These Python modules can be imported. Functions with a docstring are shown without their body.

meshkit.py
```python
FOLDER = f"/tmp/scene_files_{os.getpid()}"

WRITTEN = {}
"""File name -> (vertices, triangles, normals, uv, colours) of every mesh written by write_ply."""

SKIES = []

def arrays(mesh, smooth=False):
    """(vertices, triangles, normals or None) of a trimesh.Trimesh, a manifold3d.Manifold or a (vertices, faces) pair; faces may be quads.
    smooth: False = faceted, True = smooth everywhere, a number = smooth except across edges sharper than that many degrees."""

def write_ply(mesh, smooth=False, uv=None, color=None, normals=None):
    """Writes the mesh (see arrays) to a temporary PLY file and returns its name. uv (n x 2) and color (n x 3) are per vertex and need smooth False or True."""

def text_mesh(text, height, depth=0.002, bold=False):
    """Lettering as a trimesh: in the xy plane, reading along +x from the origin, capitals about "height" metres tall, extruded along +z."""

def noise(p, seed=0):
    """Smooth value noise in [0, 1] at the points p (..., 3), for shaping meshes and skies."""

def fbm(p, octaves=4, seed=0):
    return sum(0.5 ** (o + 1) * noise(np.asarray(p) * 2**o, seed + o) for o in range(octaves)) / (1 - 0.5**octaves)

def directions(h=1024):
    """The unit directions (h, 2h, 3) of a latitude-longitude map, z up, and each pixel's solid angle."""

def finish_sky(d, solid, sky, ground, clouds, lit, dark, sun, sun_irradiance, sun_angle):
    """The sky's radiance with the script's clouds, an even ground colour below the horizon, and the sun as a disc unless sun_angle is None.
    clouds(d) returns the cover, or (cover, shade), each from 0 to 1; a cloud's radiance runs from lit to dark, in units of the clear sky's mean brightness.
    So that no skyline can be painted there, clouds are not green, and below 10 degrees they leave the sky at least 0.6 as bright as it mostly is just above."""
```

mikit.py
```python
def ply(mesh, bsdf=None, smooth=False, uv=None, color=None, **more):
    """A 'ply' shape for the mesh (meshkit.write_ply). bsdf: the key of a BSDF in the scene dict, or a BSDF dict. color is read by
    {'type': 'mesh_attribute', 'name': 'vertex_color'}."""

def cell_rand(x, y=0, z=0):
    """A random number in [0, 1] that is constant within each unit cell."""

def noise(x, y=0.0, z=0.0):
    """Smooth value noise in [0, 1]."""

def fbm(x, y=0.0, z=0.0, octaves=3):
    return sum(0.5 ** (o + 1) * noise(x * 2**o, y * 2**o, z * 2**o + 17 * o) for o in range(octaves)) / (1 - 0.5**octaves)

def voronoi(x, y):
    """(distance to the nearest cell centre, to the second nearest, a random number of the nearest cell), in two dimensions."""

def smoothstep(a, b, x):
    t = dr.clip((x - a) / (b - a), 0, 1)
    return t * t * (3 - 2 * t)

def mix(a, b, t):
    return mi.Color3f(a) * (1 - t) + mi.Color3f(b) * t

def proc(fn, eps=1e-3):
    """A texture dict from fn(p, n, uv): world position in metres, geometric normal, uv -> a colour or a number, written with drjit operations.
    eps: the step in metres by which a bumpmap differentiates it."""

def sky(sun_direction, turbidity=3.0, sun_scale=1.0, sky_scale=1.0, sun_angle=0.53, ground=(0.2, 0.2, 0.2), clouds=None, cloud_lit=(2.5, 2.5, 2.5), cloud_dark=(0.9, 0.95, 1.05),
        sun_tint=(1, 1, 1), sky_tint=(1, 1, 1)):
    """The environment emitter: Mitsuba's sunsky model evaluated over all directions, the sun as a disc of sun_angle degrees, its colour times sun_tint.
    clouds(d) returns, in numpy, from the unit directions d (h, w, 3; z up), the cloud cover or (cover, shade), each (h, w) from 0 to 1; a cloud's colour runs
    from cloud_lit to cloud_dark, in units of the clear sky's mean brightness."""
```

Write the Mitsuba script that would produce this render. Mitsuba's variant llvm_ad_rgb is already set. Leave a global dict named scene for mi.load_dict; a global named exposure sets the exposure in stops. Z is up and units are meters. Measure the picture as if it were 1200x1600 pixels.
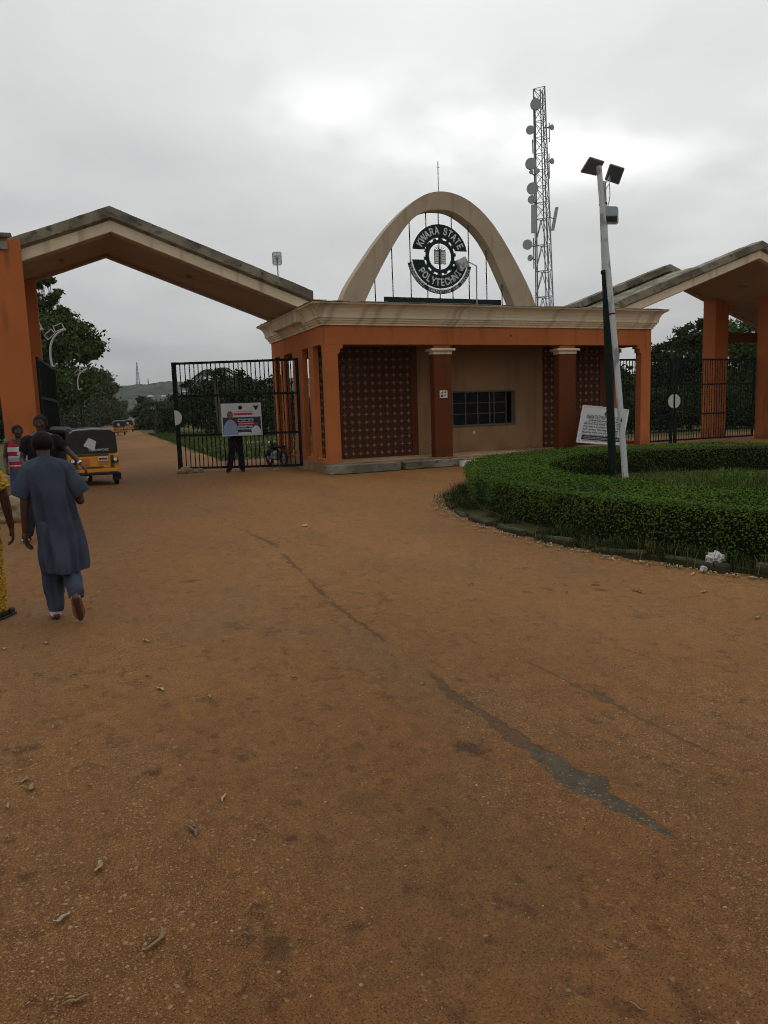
import math, random
import numpy as np, trimesh, mitsuba as mi, drjit as dr
import manifold3d as m3
import mikit, meshkit
from mikit import proc, noise, fbm, voronoi, cell_rand, smoothstep, mix
from shapely.geometry import Polygon, Point, box as sbox
from shapely import affinity
from shapely.ops import unary_union
random.seed(7); np.random.seed(7)
rng = np.random.default_rng(11)
T = mi.ScalarTransform4f
scene, labels = {}, {}

# ------------------------------------------------------------------ camera, sky, exposure
EYE = np.array([-6.688, -20.007, 1.75])
FOC, PITCH, ROLL, YAW = 1176.6, -.1358, -.0325, .3941          # focal length in pixels of a 1200 px wide frame
_fw = np.array([math.sin(YAW)*math.cos(PITCH), math.cos(YAW)*math.cos(PITCH), math.sin(PITCH)])
_r = np.array([math.cos(YAW), -math.sin(YAW), 0]); _u = np.cross(_r, _fw)
_up = -math.sin(ROLL)*_r + math.cos(ROLL)*_u
scene['camera'] = {'type': 'perspective', 'fov': 2*math.degrees(math.atan(600/FOC)), 'fov_axis': 'x', 'near_clip': .05, 'far_clip': 6000.,
                   'to_world': T().look_at(origin=EYE.tolist(), target=(EYE+_fw).tolist(), up=_up.tolist())}
exposure = 1.3


def sky_cover(d):
    """Overcast: one deck of cloud, mottled, dimmer towards the skyline, thinner in a broken band where the hidden sun's light comes through."""
    z = np.maximum(d[..., 2], .0)
    e = np.arcsin(np.clip(d[..., 2], -1, 1)); a = np.arctan2(d[..., 0], d[..., 1])
    q = np.stack([d[..., 0]/(z+.20), d[..., 1]/(z+.20), z*0], -1)
    n1 = meshkit.fbm(q*1.2+36.7, 5, 17)-.5; n2 = meshkit.fbm(q*3.0+8.33, 5, 61)-.5
    glow = np.exp(-((e-.42)/.34)**2 - ((a-.6)/.60)**2)
    band = np.exp(-((e-.345+.135*(a-.33))/.055)**2 - ((a-.56)/.36)**2)
    light = .40 + .25*np.clip(e/.34, 0, 1) + .25*n1 + .21*n2 + .45*np.clip((e-.34)/.9, 0, 1) + .15*glow + band*(.08+1.6*np.clip(n2+.05, 0, 1))
    g = np.array([.50, .72, .48]); light = light*(.86+.15*(d@(g/np.linalg.norm(g))))/.985       # dimmer away from the hidden sun
    return np.ones_like(z), np.clip((1.30-light)/.90, 0, 1)


scene['sky'] = mikit.sky((.351, .513, .783), turbidity=3, sun_scale=.05, sun_angle=36, ground=(.16, .10, .06), clouds=sky_cover,
                         cloud_lit=(6.3, 6.36, 6.28), cloud_dark=(1.88, 1.95, 1.99))

# ------------------------------------------------------------------ materials
def rgb(c): return {'type': 'rgb', 'value': [float(x) for x in c]}
def mat(name, base, rough=.6, spec=.3, metal=0., two=True, bump=None, **more):
    b = {'type': 'principled', 'base_color': base if isinstance(base, dict) else rgb(base), 'roughness': rough, 'specular': spec, 'metallic': metal, **more}
    if bump is not None: b = {'type': 'bumpmap', 'arbitrary': proc(bump[0], bump[1]), 'scale': 1.0, 'bsdf': b}
    scene['m_'+name] = {'type': 'twosided', 'bsdf': b} if two else b

VC = {'type': 'mesh_attribute', 'name': 'vertex_color'}
def lerp_table(y, ys, xs):
    r = mi.Float(xs[0])
    for (y0, x0), (y1, x1) in zip(zip(ys, xs), zip(ys[1:], xs[1:])):
        t = dr.clip((y-y0)/(y1-y0), 0, 1)
        r = dr.select(y > y0, x0+(x1-x0)*t, r)
    return r
CR_Y = [-17.88, -17.6, -17.35, -17.0, -16.45, -16.0, -15.5, -14.85, -13.6, -12.5, -11.2, -10.2, -9.4, -7.7, -5.6]
CR_X = [-4.56, -4.59, -4.60, -4.61, -4.62, -4.63, -4.57, -4.58, -4.56, -4.47, -4.35, -4.24, -4.30, -4.32, -4.44]
CR_W = [.0, .038, .078, .065, .034, .026, .012, .008, .014, .017, .020, .040, .022, .026, .014]
C2_Y = [-17.45, -17.0, -16.5, -16.2, -15.7]; C2_X = [-3.86, -3.88, -3.87, -3.885, -3.90]; C2_W = [0., .018, .030, .024, 0.]
def crack_masks(x, y):
    """(how much of the surface is worn crack, how much of that is bitumen, the faint second crack)"""
    wob = .05*(fbm(x*6, y*6, 8, 2)-.5)+.05*(fbm(x*19, y*19, 1, 4)-.5)
    e = dr.abs(x-lerp_table(y, CR_Y, CR_X)+wob)
    w = lerp_table(y, CR_Y, CR_W)*(.6+.8*noise(y*7, x*2, 5))
    edge = .016*(fbm(x*60, y*60, 3, 3)-.5)
    on = smoothstep(w+.012, w-.008, e+edge)*dr.select((y > -17.9) & (y < -5.4), 1., 0.)
    tar = smoothstep(-16.7, -17.05, y)
    gap = smoothstep(.28, .52, noise(y*2.6, 4.4, 2.)+tar+.35*smoothstep(-15.6, -16.2, y))
    e2 = dr.abs(x-lerp_table(y, C2_Y, C2_X)+wob*.6)
    w2 = lerp_table(y, C2_Y, C2_W)*noise(y*14, 3.3, 7)*1.5
    return on*gap, tar, smoothstep(w2+.008, w2-.006, e2+edge)*dr.select((y > -17.5) & (y < -15.6), 1., 0.)
STAINS = [(-5.61, -11.94, .16, .05), (-5.68, -12.45, .09, .05), (-7.04, -15.7, .13, .10), (-6.42, -16.29, .07, .05), (-6.97, -16.96, .06, .05), (-6.19, -17.75, .06, .13), (-5.97, -17.16, .04, .03), (-4.9, -16.76, .10, .14), (-6.78, -16.06, .05, .03)]
def ground_color(p, n, uv):
    x, y = p.x, p.y
    big = fbm(x*.28+3, y*.13+7, 1.5, 3); mid = fbm(x*1.7, y*.8, 4.2, 4); fine = fbm(x*23, y*23, 2.2, 3); grain = noise(x*190, y*190, .7)
    c = mix((.140, .061, .0160), (.186, .084, .0240), smoothstep(.3, .7, big))
    c = mix(c, mi.Color3f(.126, .070, .027), smoothstep(.45, .75, mid)*.45)
    track = .5+.5*dr.sin(x*2.3+.6*noise(y*.25, 1.3, 2)*6)                    # dust swept aside by the wheels, along the road
    c = c*(.95+.09*track)
    low_y = smoothstep(-14.5, -18.2, y)                                    # the surface turns darker and redder towards low y
    c = c*(1-.24*low_y)*(1-.22*smoothstep(-11., -3., y)*smoothstep(-1., -5.5, x))
    c = c*mix((1., 1., 1.), (1.07, .97, .86), low_y)
    c = c*(.70+.60*fine)*(.68+.64*grain)
    c = c*(.90+.20*noise(x*11, y*8, 3.7))*(1-.30*smoothstep(.70, .80, noise(x*15+3, y*9, 9.1)*.7+.3*noise(x*40, y*40, 2.)))
    near = smoothstep(-7., -16., y)                                         # more bare stone away from the gate
    bare = smoothstep(.36, .66, fbm(x*.9+11, y*.7+2, .3, 3))*.8+.2
    lump = noise(x*9, y*9, 4.4)
    d, _, r = voronoi(x*46+noise(x*30, y*30)*.8, y*46+noise(x*34+7, y*30)*.8)
    sz = .10+.30*cell_rand(r*977)*cell_rand(r*411)
    speck = smoothstep(sz+.08, sz-.04, d)*dr.select(r > .40+.35*lump, 1., 0.)
    tone = cell_rand(r*5771)
    c = mix(c, mix((.18, .10, .043), (.29, .20, .105), tone)*(.6+.6*r), speck*bare*(.26+.56*near))
    d2, _, r2 = voronoi(x*125+5+noise(x*70, y*70), y*125)
    c = mix(c, mi.Color3f(.27, .185, .098), smoothstep(.34, .2, d2)*dr.select(r2 > .62, 1., 0.)*.62*bare*near)
    c = c*(1-.6*smoothstep(.38, .22, d2)*dr.select(r2 < .26, 1., 0.)*(.35+.65*near))
    for sx, sy, rx, ry in STAINS:
        q = dr.sqrt(dr.square((x-sx)/rx)+dr.square((y-sy)/ry))+1.5*(fbm(x*16, y*16, sx, 3)-.5)
        c = c*(1-.5*smoothstep(.9, .35, q))
    on, tar, on2 = crack_masks(x, y)
    c = mix(c, mix((.052, .030, .014), mi.Color3f(.056, .043, .026)*(.45+1.1*fine)+mi.Color3f(.10, .082, .055)*speck*.8, tar), on*(.64+.28*tar))
    return mix(c, mi.Color3f(.066, .040, .020), on2*.75)
def ground_bump(p, n, uv):
    x, y = p.x, p.y
    d, _, r = voronoi(x*46+noise(x*30, y*30)*.8, y*46+noise(x*34+7, y*30)*.8)
    on, tar, on2 = crack_masks(x, y)
    return .0040*fbm(x*30, y*30, 1, 3)+.0026*smoothstep(.4, .1, d)*dr.select(r > .45, 1., .2)+.0014*noise(x*170, y*170)-.010*on*(1-.4*tar)-.006*on2
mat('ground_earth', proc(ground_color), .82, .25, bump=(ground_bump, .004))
def plaster(base, dirt, streak, sc=1.):
    def f(p, n, uv):
        h = p.x*.9+p.y*.9
        a = fbm(p.x*1.3*sc, p.y*1.3*sc, p.z*1.1*sc, 3); b = fbm(h*7, p.z*.7, 3.3, 2); g = noise(p.x*60, p.y*60, p.z*60)
        c = mi.Color3f(base)*(.86+.28*a)*(.95+.1*g)
        c = mix(c, mi.Color3f(dirt), smoothstep(.54, .80, b)*streak)
        low = smoothstep(.75, .25, p.z)*smoothstep(.35, .7, fbm(h*3, p.z*4, 1, 2))
        return mix(c, mi.Color3f(dirt), low*.5)
    return proc(f)
def rough_bump(s, f): return lambda p, n, uv: s*fbm(p.x*f, p.y*f, p.z*f, 3)
mat('orange_paint', plaster((.41, .125, .038), (.18, .066, .028), .55), .8, .12, bump=(rough_bump(.004, 22), .01))
mat('brown_paint', plaster((.115, .032, .009), (.065, .022, .009), .4), .8, .10, bump=(rough_bump(.004, 22), .01))
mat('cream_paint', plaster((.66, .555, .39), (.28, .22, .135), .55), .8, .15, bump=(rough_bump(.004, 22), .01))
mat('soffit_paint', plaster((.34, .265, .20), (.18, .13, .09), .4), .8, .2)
def weathered(p, n, uv):
    a = fbm(p.x*1.4, p.y*1.4, p.z*1.4, 3); b = fbm(p.x*6, p.y*6, p.z*6, 3); g = noise(p.x*55, p.y*55, p.z*55)
    c = mix((.24, .215, .165), (.12, .105, .075), smoothstep(.38, .66, a))
    c = mix(c, mi.Color3f(.055, .05, .036), smoothstep(.56, .72, b)*.75)
    return c*(.8+.4*g)
mat('old_concrete', proc(weathered), .9, .2, bump=(rough_bump(.012, 14), .01))
mat('mossy_concrete', proc(lambda p, n, uv: mix((.060, .060, .036), (.030, .033, .018), fbm(p.x*5, p.y*5, p.z*9, 3))*(.8+.4*noise(p.x*50, p.y*50, p.z*50))), .95, .1, bump=(rough_bump(.012, 14), .01))
def floor_f(p, n, uv):
    a = fbm(p.x*1.1, p.y*1.6, p.z, 3); b = fbm(p.x*9, p.y*9, p.z*9, 2)
    return mix((.30, .20, .115), (.20, .125, .065), smoothstep(.35, .65, a))*(.75+.5*b)
mat('dusty_concrete', proc(floor_f), .9, .2, bump=(rough_bump(.010, 18), .01))
mat('arch_render', plaster((.385, .305, .215), (.21, .16, .105), .45, 1.6), .8, .2, bump=(rough_bump(.003, 20), .01))
mat('room_paint_shaded', plaster((.29, .165, .082), (.16, .095, .045), .4), .9, .08)  # cream wall made darker tan, the porch shade put into its colour
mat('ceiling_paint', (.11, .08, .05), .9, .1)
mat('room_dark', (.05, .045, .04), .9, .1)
mat('gate_steel', (.007, .014, .010), .7, .12)
mat('sign_green', (.008, .022, .021), .7, .15)
mat('bar_steel', (.014, .018, .020), .7, .15)
mat('letter_white', (.62, .64, .63), .6, .3)
mat('white_sheet', (.56, .55, .51), .6, .3)
mat('galvanised', (.33, .35, .36), .5, .4, .35)
mat('pole_grey', proc(lambda p, n, uv: mix((.42, .43, .42), (.20, .20, .19), smoothstep(.52, .7, fbm(p.x*8, p.y*8, p.z*3, 3)))), .5, .4, .2)
mat('pole_dark', (.006, .013, .010), .7, .12)
mat('dish_grey', (.30, .32, .335), .6, .3)
mat('mast_grey', (.20, .215, .225), .5, .4, .3)
mat('panel_back', (.15, .185, .24), .5, .35)
mat('alu_frame', (.50, .52, .53), .4, .5, .5)
mat('lamp_glass', (.22, .26, .27), .15, .5)
mat('glass_dark', (.008, .008, .009), .35, .06)
mat('window_alu', (.115, .105, .095), .6, .25, .2)
mat('block_brown', VC, .85, .2)
mat('foliage', VC, .85, .06)
mat('palm_leaf', VC, .7, .1)
mat('hedge_leaf', VC, .85, .06)
mat('grass_blade', VC, .85, .06)
mat('bark', proc(lambda p, n, uv: mix((.13, .10, .075), (.06, .047, .035), fbm(p.x*9, p.y*9, p.z*2.2, 3))), .9, .1)
mat('twig', (.014, .015, .008), .95, .05)
mat('soil', proc(lambda p, n, uv: mix((.055, .043, .020), (.030, .034, .012), fbm(p.x*4, p.y*4, 2, 3))), .95, .05)
mat('turf', proc(lambda p, n, uv: mix((.040, .052, .014), (.085, .058, .024), smoothstep(.42, .72, fbm(p.x*1.6, p.y*1.6, 2, 3)))), .9, .1)
mat('hill_forest', proc(lambda p, n, uv: mix((.012, .026, .018), (.030, .046, .030), smoothstep(.35, .7, fbm(p.x*.05, p.y*.05, p.z*.1, 3)))), .95, .1)
mat('dry_pod', VC, .7, .25)
mat('stone', proc(lambda p, n, uv: mix((.34, .255, .155), (.16, .115, .066), fbm(p.x*7, p.y*7, p.z*7, 3))), .9, .2)
mat('plastic_white', (.40, .40, .38), .35, .4)
mat('black_rubber', (.012, .012, .012), .8, .2)
mat('black_canvas', proc(lambda p, n, uv: mix((.013, .013, .014), (.026, .024, .022), fbm(p.x*3, p.y*3, p.z*4, 3))), .6, .3)
mat('taxi_yellow', proc(lambda p, n, uv: mix((.56, .225, .018), (.38, .15, .018), smoothstep(.45, .75, fbm(p.x*4, p.y*4, p.z*5, 3)))), .4, .4)
mat('taxi_orange', (.42, .125, .014), .45, .4)
mat('taxi_green', (.018, .055, .022), .45, .4)
mat('red_lens', (.22, .018, .012), .2, .5)
mat('clear_lens', (.6, .6, .56), .15, .5)
mat('skin', VC, .5, .35)
mat('hair', (.008, .0065, .006), .8, .15)
mat('eye_white', (.5, .47, .42), .3, .5)
def weave(base, k=.25, f=420):
    return proc(lambda p, n, uv: mi.Color3f(base)*(1-k+2*k*fbm(p.x*9, p.y*9, p.z*5, 2))*(.88+.24*noise(p.x*f, p.y*f, p.z*f)))
mat('blue_cloth', weave((.042, .053, .074), .40), .9, .08, bump=(lambda p, n, uv: .010*fbm(p.x*11+p.z*4, p.y*11, p.z*5, 3)+.004*fbm(p.x*30-p.z*14, p.y*30, p.z*14, 2), .004))
mat('dark_cloth', weave((.010, .010, .012)), .9, .1)
mat('charcoal_cloth', weave((.022, .021, .023)), .9, .1)
mat('white_cloth', weave((.42, .42, .42)), .85, .1)
mat('denim', weave((.05, .075, .14)), .85, .1)
mat('red_cloth', weave((.30, .016, .028)), .8, .15)
mat('brown_leather', (.34, .085, .025), .5, .35)
mat('sole_tan', proc(lambda p, n, uv: mix((.30, .12, .065), (.19, .085, .045), fbm(p.x*30, p.y*30, p.z*30, 2))), .8, .2)
mat('shoe_white', (.55, .52, .47), .6, .3)
mat('slipper_blue', (.022, .024, .035), .6, .3)
def ankara(p, n, uv):
    u = (p.x*.96-p.y*.28)*38; v = p.z*38
    d, d2, r = voronoi(u, v)
    c = mix((.40, .215, .020), (.50, .33, .05), r)
    c = mix(c, mi.Color3f(.12, .045, .008), smoothstep(.16, .05, d2-d))
    return c*(.8+.4*fbm(u*.12, v*.12, 1, 2))
mat('ankara_cloth', proc(ankara), .8, .15)

# ------------------------------------------------------------------ scene helpers
def newkey(name, parent=None):
    k = (parent+'__' if parent else '')+name
    if k not in USED: USED.add(k); return k
    i = 1
    while f'{k}_{i:03d}' in USED: i += 1
    k = f'{k}_{i:03d}'; USED.add(k); return k
USED = set()
def tag(key, label=None, category=None, group=None, kind=None):
    d = labels.setdefault(key, {})
    for a, b in (('label', label), ('category', category), ('group', group), ('kind', kind)):
        if b: d[a] = b
    return key
def thing(name, label, category, group=None): return tag(newkey(name), label, category, group)
def put(name, mesh, material, parent=None, smooth=False, to_world=None, color=None, **tags):
    k = newkey(name, parent)
    d = dict(mesh) if isinstance(mesh, dict) else mikit.ply(mesh, 'm_'+material, smooth=smooth, color=color)
    if isinstance(mesh, dict): d['bsdf'] = {'type': 'ref', 'id': 'm_'+material}
    if to_world is not None: d['to_world'] = to_world
    scene[k] = d
    if tags: tag(k, **tags)
    return k
def dup(root, to_world, name, label, category, group=None):
    new = thing(name, label, category, group)
    for k in [k for k in scene if k.startswith(root+'__')]:
        d = dict(scene[k]); d['to_world'] = to_world @ d['to_world'] if 'to_world' in d else to_world
        scene[new+k[len(root):]] = d; USED.add(new+k[len(root):])
    return new

# ------------------------------------------------------------------ mesh helpers (vertices, triangles)
def tri(f):
    f = np.asarray(f, int)
    return np.vstack([f[:, [0, 1, 2]], f[:, [0, 2, 3]]]) if f.shape[1] == 4 else f
class MB:
    def __init__(s): s.v, s.f, s.c, s.n = [], [], [], 0
    def add(s, v, f, col=None):
        v = np.asarray(v, float); f = tri(f)
        s.v.append(v); s.f.append(f+s.n); s.n += len(v)
        if col is not None: s.c.append(np.broadcast_to(np.asarray(col, float), (len(v), 3)))
        return s
    def mesh(s): return np.vstack(s.v), np.vstack(s.f)
    def col(s): return np.vstack(s.c)
    def box(s, x0, x1, y0, y1, z0, z1, ch=0., col=None):
        return s.add(*cbox(x0, x1, y0, y1, z0, z1, ch), col)
    def tube(s, pts, rad, sides=8, cap=True, col=None):
        return s.add(*tube(pts, rad, sides, cap), col)
    def obox(s, c, ax, ay, az, col=None):
        c, ax, ay, az = (np.asarray(q, float) for q in (c, ax, ay, az))
        v = np.array([c+i*ax+j*ay+k*az for i in (-1, 1) for j in (-1, 1) for k in (-1, 1)])
        f = [[0, 1, 3, 2], [4, 6, 7, 5], [0, 4, 5, 1], [2, 3, 7, 6], [0, 2, 6, 4], [1, 5, 7, 3]]
        if np.dot(np.cross(ax, ay), az) < 0: f = [q[::-1] for q in f]
        return s.add(v, f, col)
def cbox(x0, x1, y0, y1, z0, z1, ch=0.):
    if ch <= 0:
        v = np.array([[x, y, z] for x in (x0, x1) for y in (y0, y1) for z in (z0, z1)])
        return v, tri([[0, 1, 3, 2], [4, 6, 7, 5], [0, 4, 5, 1], [2, 3, 7, 6], [0, 2, 6, 4], [1, 5, 7, 3]])
    P = []
    for a, x in ((1, x0), (-1, x1)):
        for b, y in ((1, y0), (-1, y1)):
            for c, z in ((1, z0), (-1, z1)):
                P += [[x, y+b*ch, z+c*ch], [x+a*ch, y, z+c*ch], [x+a*ch, y+b*ch, z]]
    h = m3.Manifold.hull_points(np.array(P)).to_mesh()
    return np.array(h.vert_properties[:, :3], float), np.array(h.tri_verts, int)
def tube(pts, rad, sides=8, cap=True):
    p = np.asarray(pts, float); n = len(p); rad = np.broadcast_to(np.asarray(rad, float), (n,))
    t = np.gradient(p, axis=0); t /= np.linalg.norm(t, axis=1, keepdims=True)+1e-12
    a = np.cross(t[0], [0, 0, 1.]) if abs(t[0][2]) < .9 else np.cross(t[0], [1., 0, 0])
    a /= np.linalg.norm(a); A = []
    for i in range(n):
        a = a-t[i]*np.dot(a, t[i]); a /= np.linalg.norm(a); A.append(a)
    A = np.array(A); B = np.cross(t, A); ang = np.arange(sides)*2*np.pi/sides
    v = (p[:, None]+rad[:, None, None]*(np.cos(ang)[None, :, None]*A[:, None]+np.sin(ang)[None, :, None]*B[:, None])).reshape(-1, 3)
    i, j = np.meshgrid(np.arange(n-1), np.arange(sides), indexing='ij'); j2 = (j+1) % sides
    f = tri(np.stack([i*sides+j, i*sides+j2, (i+1)*sides+j2, (i+1)*sides+j], -1).reshape(-1, 4))
    if cap:
        v = np.vstack([v, p[:1], p[-1:]]); c0, c1 = len(v)-2, len(v)-1; k = np.arange(sides); k2 = (k+1) % sides; o = (n-1)*sides
        f = np.vstack([f, np.stack([k2, k, k*0+c0], 1), np.stack([o+k, o+k2, k*0+c1], 1)])
    return v, f
def extrude(poly, h):
    g = [q for q in getattr(poly, 'geoms', [poly]) if q.area > 1e-8]
    return trimesh.util.concatenate([trimesh.creation.extrude_polygon(q, h, engine='earcut') for q in g])
def prism_y(poly, y0, y1):
    """a polygon in the x-z plane extruded along y"""
    m = extrude(poly, y1-y0)
    v = np.array(m.vertices); v = np.stack([v[:, 0], y1-v[:, 2], v[:, 1]], 1)
    return v, np.array(m.faces)
def prism_x(poly, x0, x1):
    """a polygon in the y-z plane extruded along x"""
    m = extrude(poly, x1-x0)
    v = np.array(m.vertices); return np.stack([x0+v[:, 2], v[:, 0], v[:, 1]], 1), np.array(m.faces)
def prism_z(poly, z0, z1):
    m = extrude(poly, z1-z0)
    v = np.array(m.vertices); return v+[0, 0, z0], np.array(m.faces)
def xf(vf, R=None, t=(0, 0, 0)):
    v = np.asarray(vf[0], float)
    if R is not None: v = v@np.asarray(R).T
    return v+np.asarray(t, float), vf[1]
def rotz(a): return np.array([[math.cos(a), -math.sin(a), 0], [math.sin(a), math.cos(a), 0], [0, 0, 1.]])
def rotx(a): return np.array([[1., 0, 0], [0, math.cos(a), -math.sin(a)], [0, math.sin(a), math.cos(a)]])
def roty(a): return np.array([[math.cos(a), 0, math.sin(a)], [0, 1., 0], [-math.sin(a), 0, math.cos(a)]])
def refine(vf, length):
    m = m3.Manifold(m3.Mesh(np.asarray(vf[0], np.float32), np.asarray(vf[1], np.uint32)))
    q = m.refine_to_length(length).to_mesh(); return np.array(q.vert_properties[:, :3], float), np.array(q.tri_verts, int)
def vnormals(v, f):
    n = np.zeros_like(v); c = np.cross(v[f[:, 1]]-v[f[:, 0]], v[f[:, 2]]-v[f[:, 0]])
    for k in range(3): np.add.at(n, f[:, k], c)
    return n/(np.linalg.norm(n, axis=1, keepdims=True)+1e-12)
def rough(vf, amp, freq, seed=0, length=None):
    if length: vf = refine(vf, length)
    v, f = vf; return v+vnormals(v, f)*((meshkit.fbm(v*freq, 3, seed)-.5)*2*amp)[:, None], f
def rect_loft(rings):
    """closed loft through rings of equal point count"""
    r = np.asarray(rings, float); m, n = r.shape[:2]
    i, j = np.meshgrid(np.arange(m-1), np.arange(n), indexing='ij'); j2 = (j+1) % n
    f = np.stack([i*n+j, i*n+j2, (i+1)*n+j2, (i+1)*n+j], -1).reshape(-1, 4)
    return r.reshape(-1, 3), tri(f)
def loft_closed(rings):
    v, f = rect_loft(rings); m, n = np.asarray(rings).shape[:2]
    v = np.vstack([v, np.mean(rings[0], 0), np.mean(rings[-1], 0)]); a, b = len(v)-2, len(v)-1
    k = np.arange(n); k2 = (k+1) % n; o = (m-1)*n
    return v, np.vstack([f, np.stack([k2, k, k*0+a], 1), np.stack([o+k, o+k2, k*0+b], 1)])

# ------------------------------------------------------------------ ground, road, far land
def grid(x0, x1, y0, y1, nx, ny, zf):
    X, Y = np.meshgrid(np.linspace(x0, x1, nx), np.linspace(y0, y1, ny), indexing='ij')
    v = np.stack([X, Y, zf(X, Y)], -1).reshape(-1, 3)
    i, j = np.meshgrid(np.arange(nx-1), np.arange(ny-1), indexing='ij')
    return v, tri(np.stack([i*ny+j, (i+1)*ny+j, (i+1)*ny+j+1, i*ny+j+1], -1).reshape(-1, 4))
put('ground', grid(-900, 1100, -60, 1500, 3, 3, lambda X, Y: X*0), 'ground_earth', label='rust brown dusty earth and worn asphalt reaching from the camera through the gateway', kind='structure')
def road_c(y): return -4.9+.045*np.asarray(y, float)
def strip(xa, xb, ys, z):
    v = []
    for y in ys: v += [[xa(y), y, z], [xb(y), y, z]]
    f = [[2*i, 2*i+1, 2*i+3, 2*i+2] for i in range(len(ys)-1)]
    return np.array(v), tri(f)
ys = np.r_[np.linspace(8.5, 60, 40), np.linspace(64, 330, 30)]
wob = lambda s: (lambda y: .35*math.sin(y*.55+s)+.2*math.sin(y*1.7+2*s))
put('grass_verge', strip(lambda y: road_c(y)+3.1+wob(1)(y)*.6, lambda y: road_c(y)+60, ys, .004), 'turf', label='green verge along the right side of the road inside the gateway', kind='structure')
put('grass_verge', strip(lambda y: road_c(y)-60, lambda y: road_c(y)-3.1+wob(3)(y)*.6, ys, .004), 'turf', label='green verge under the trees along the left side of the road', kind='structure')
put('path', strip(lambda y: 1.2+.1*math.sin(y), lambda y: 12.5, np.linspace(7.0, 10.3, 8), .010), 'dusty_concrete', label='pale concrete apron behind the gatehouse', kind='structure')
put('path', strip(lambda y: 2.6, lambda y: 30., np.linspace(24.5, 26.6, 4), .010), 'stone', label='pale footpath crossing the lawn behind the gate', kind='structure')
def hill_z(X, Y):
    p = np.stack([X/190, Y/190, X*0], -1)
    h = meshkit.fbm(p+2.2, 4, 5)
    ridge = np.exp(-((Y-860)/190)**2)
    side = .80+.20*np.tanh((X-60)/160)
    bumps = meshkit.fbm(np.stack([X/17, Y/17, X*0], -1), 3, 9)
    return (42+44*(h-.35))*ridge*side*1.0+6.5*(bumps-.5)*np.clip(ridge*2, 0, 1)-6+2.0*np.clip(ridge*3, 0, 1)
put('hills', grid(-500, 900, 520, 1250, 280, 110, hill_z), 'hill_forest', smooth=True, label='low wooded hill fading in the haze behind the road', kind='structure')
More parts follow.
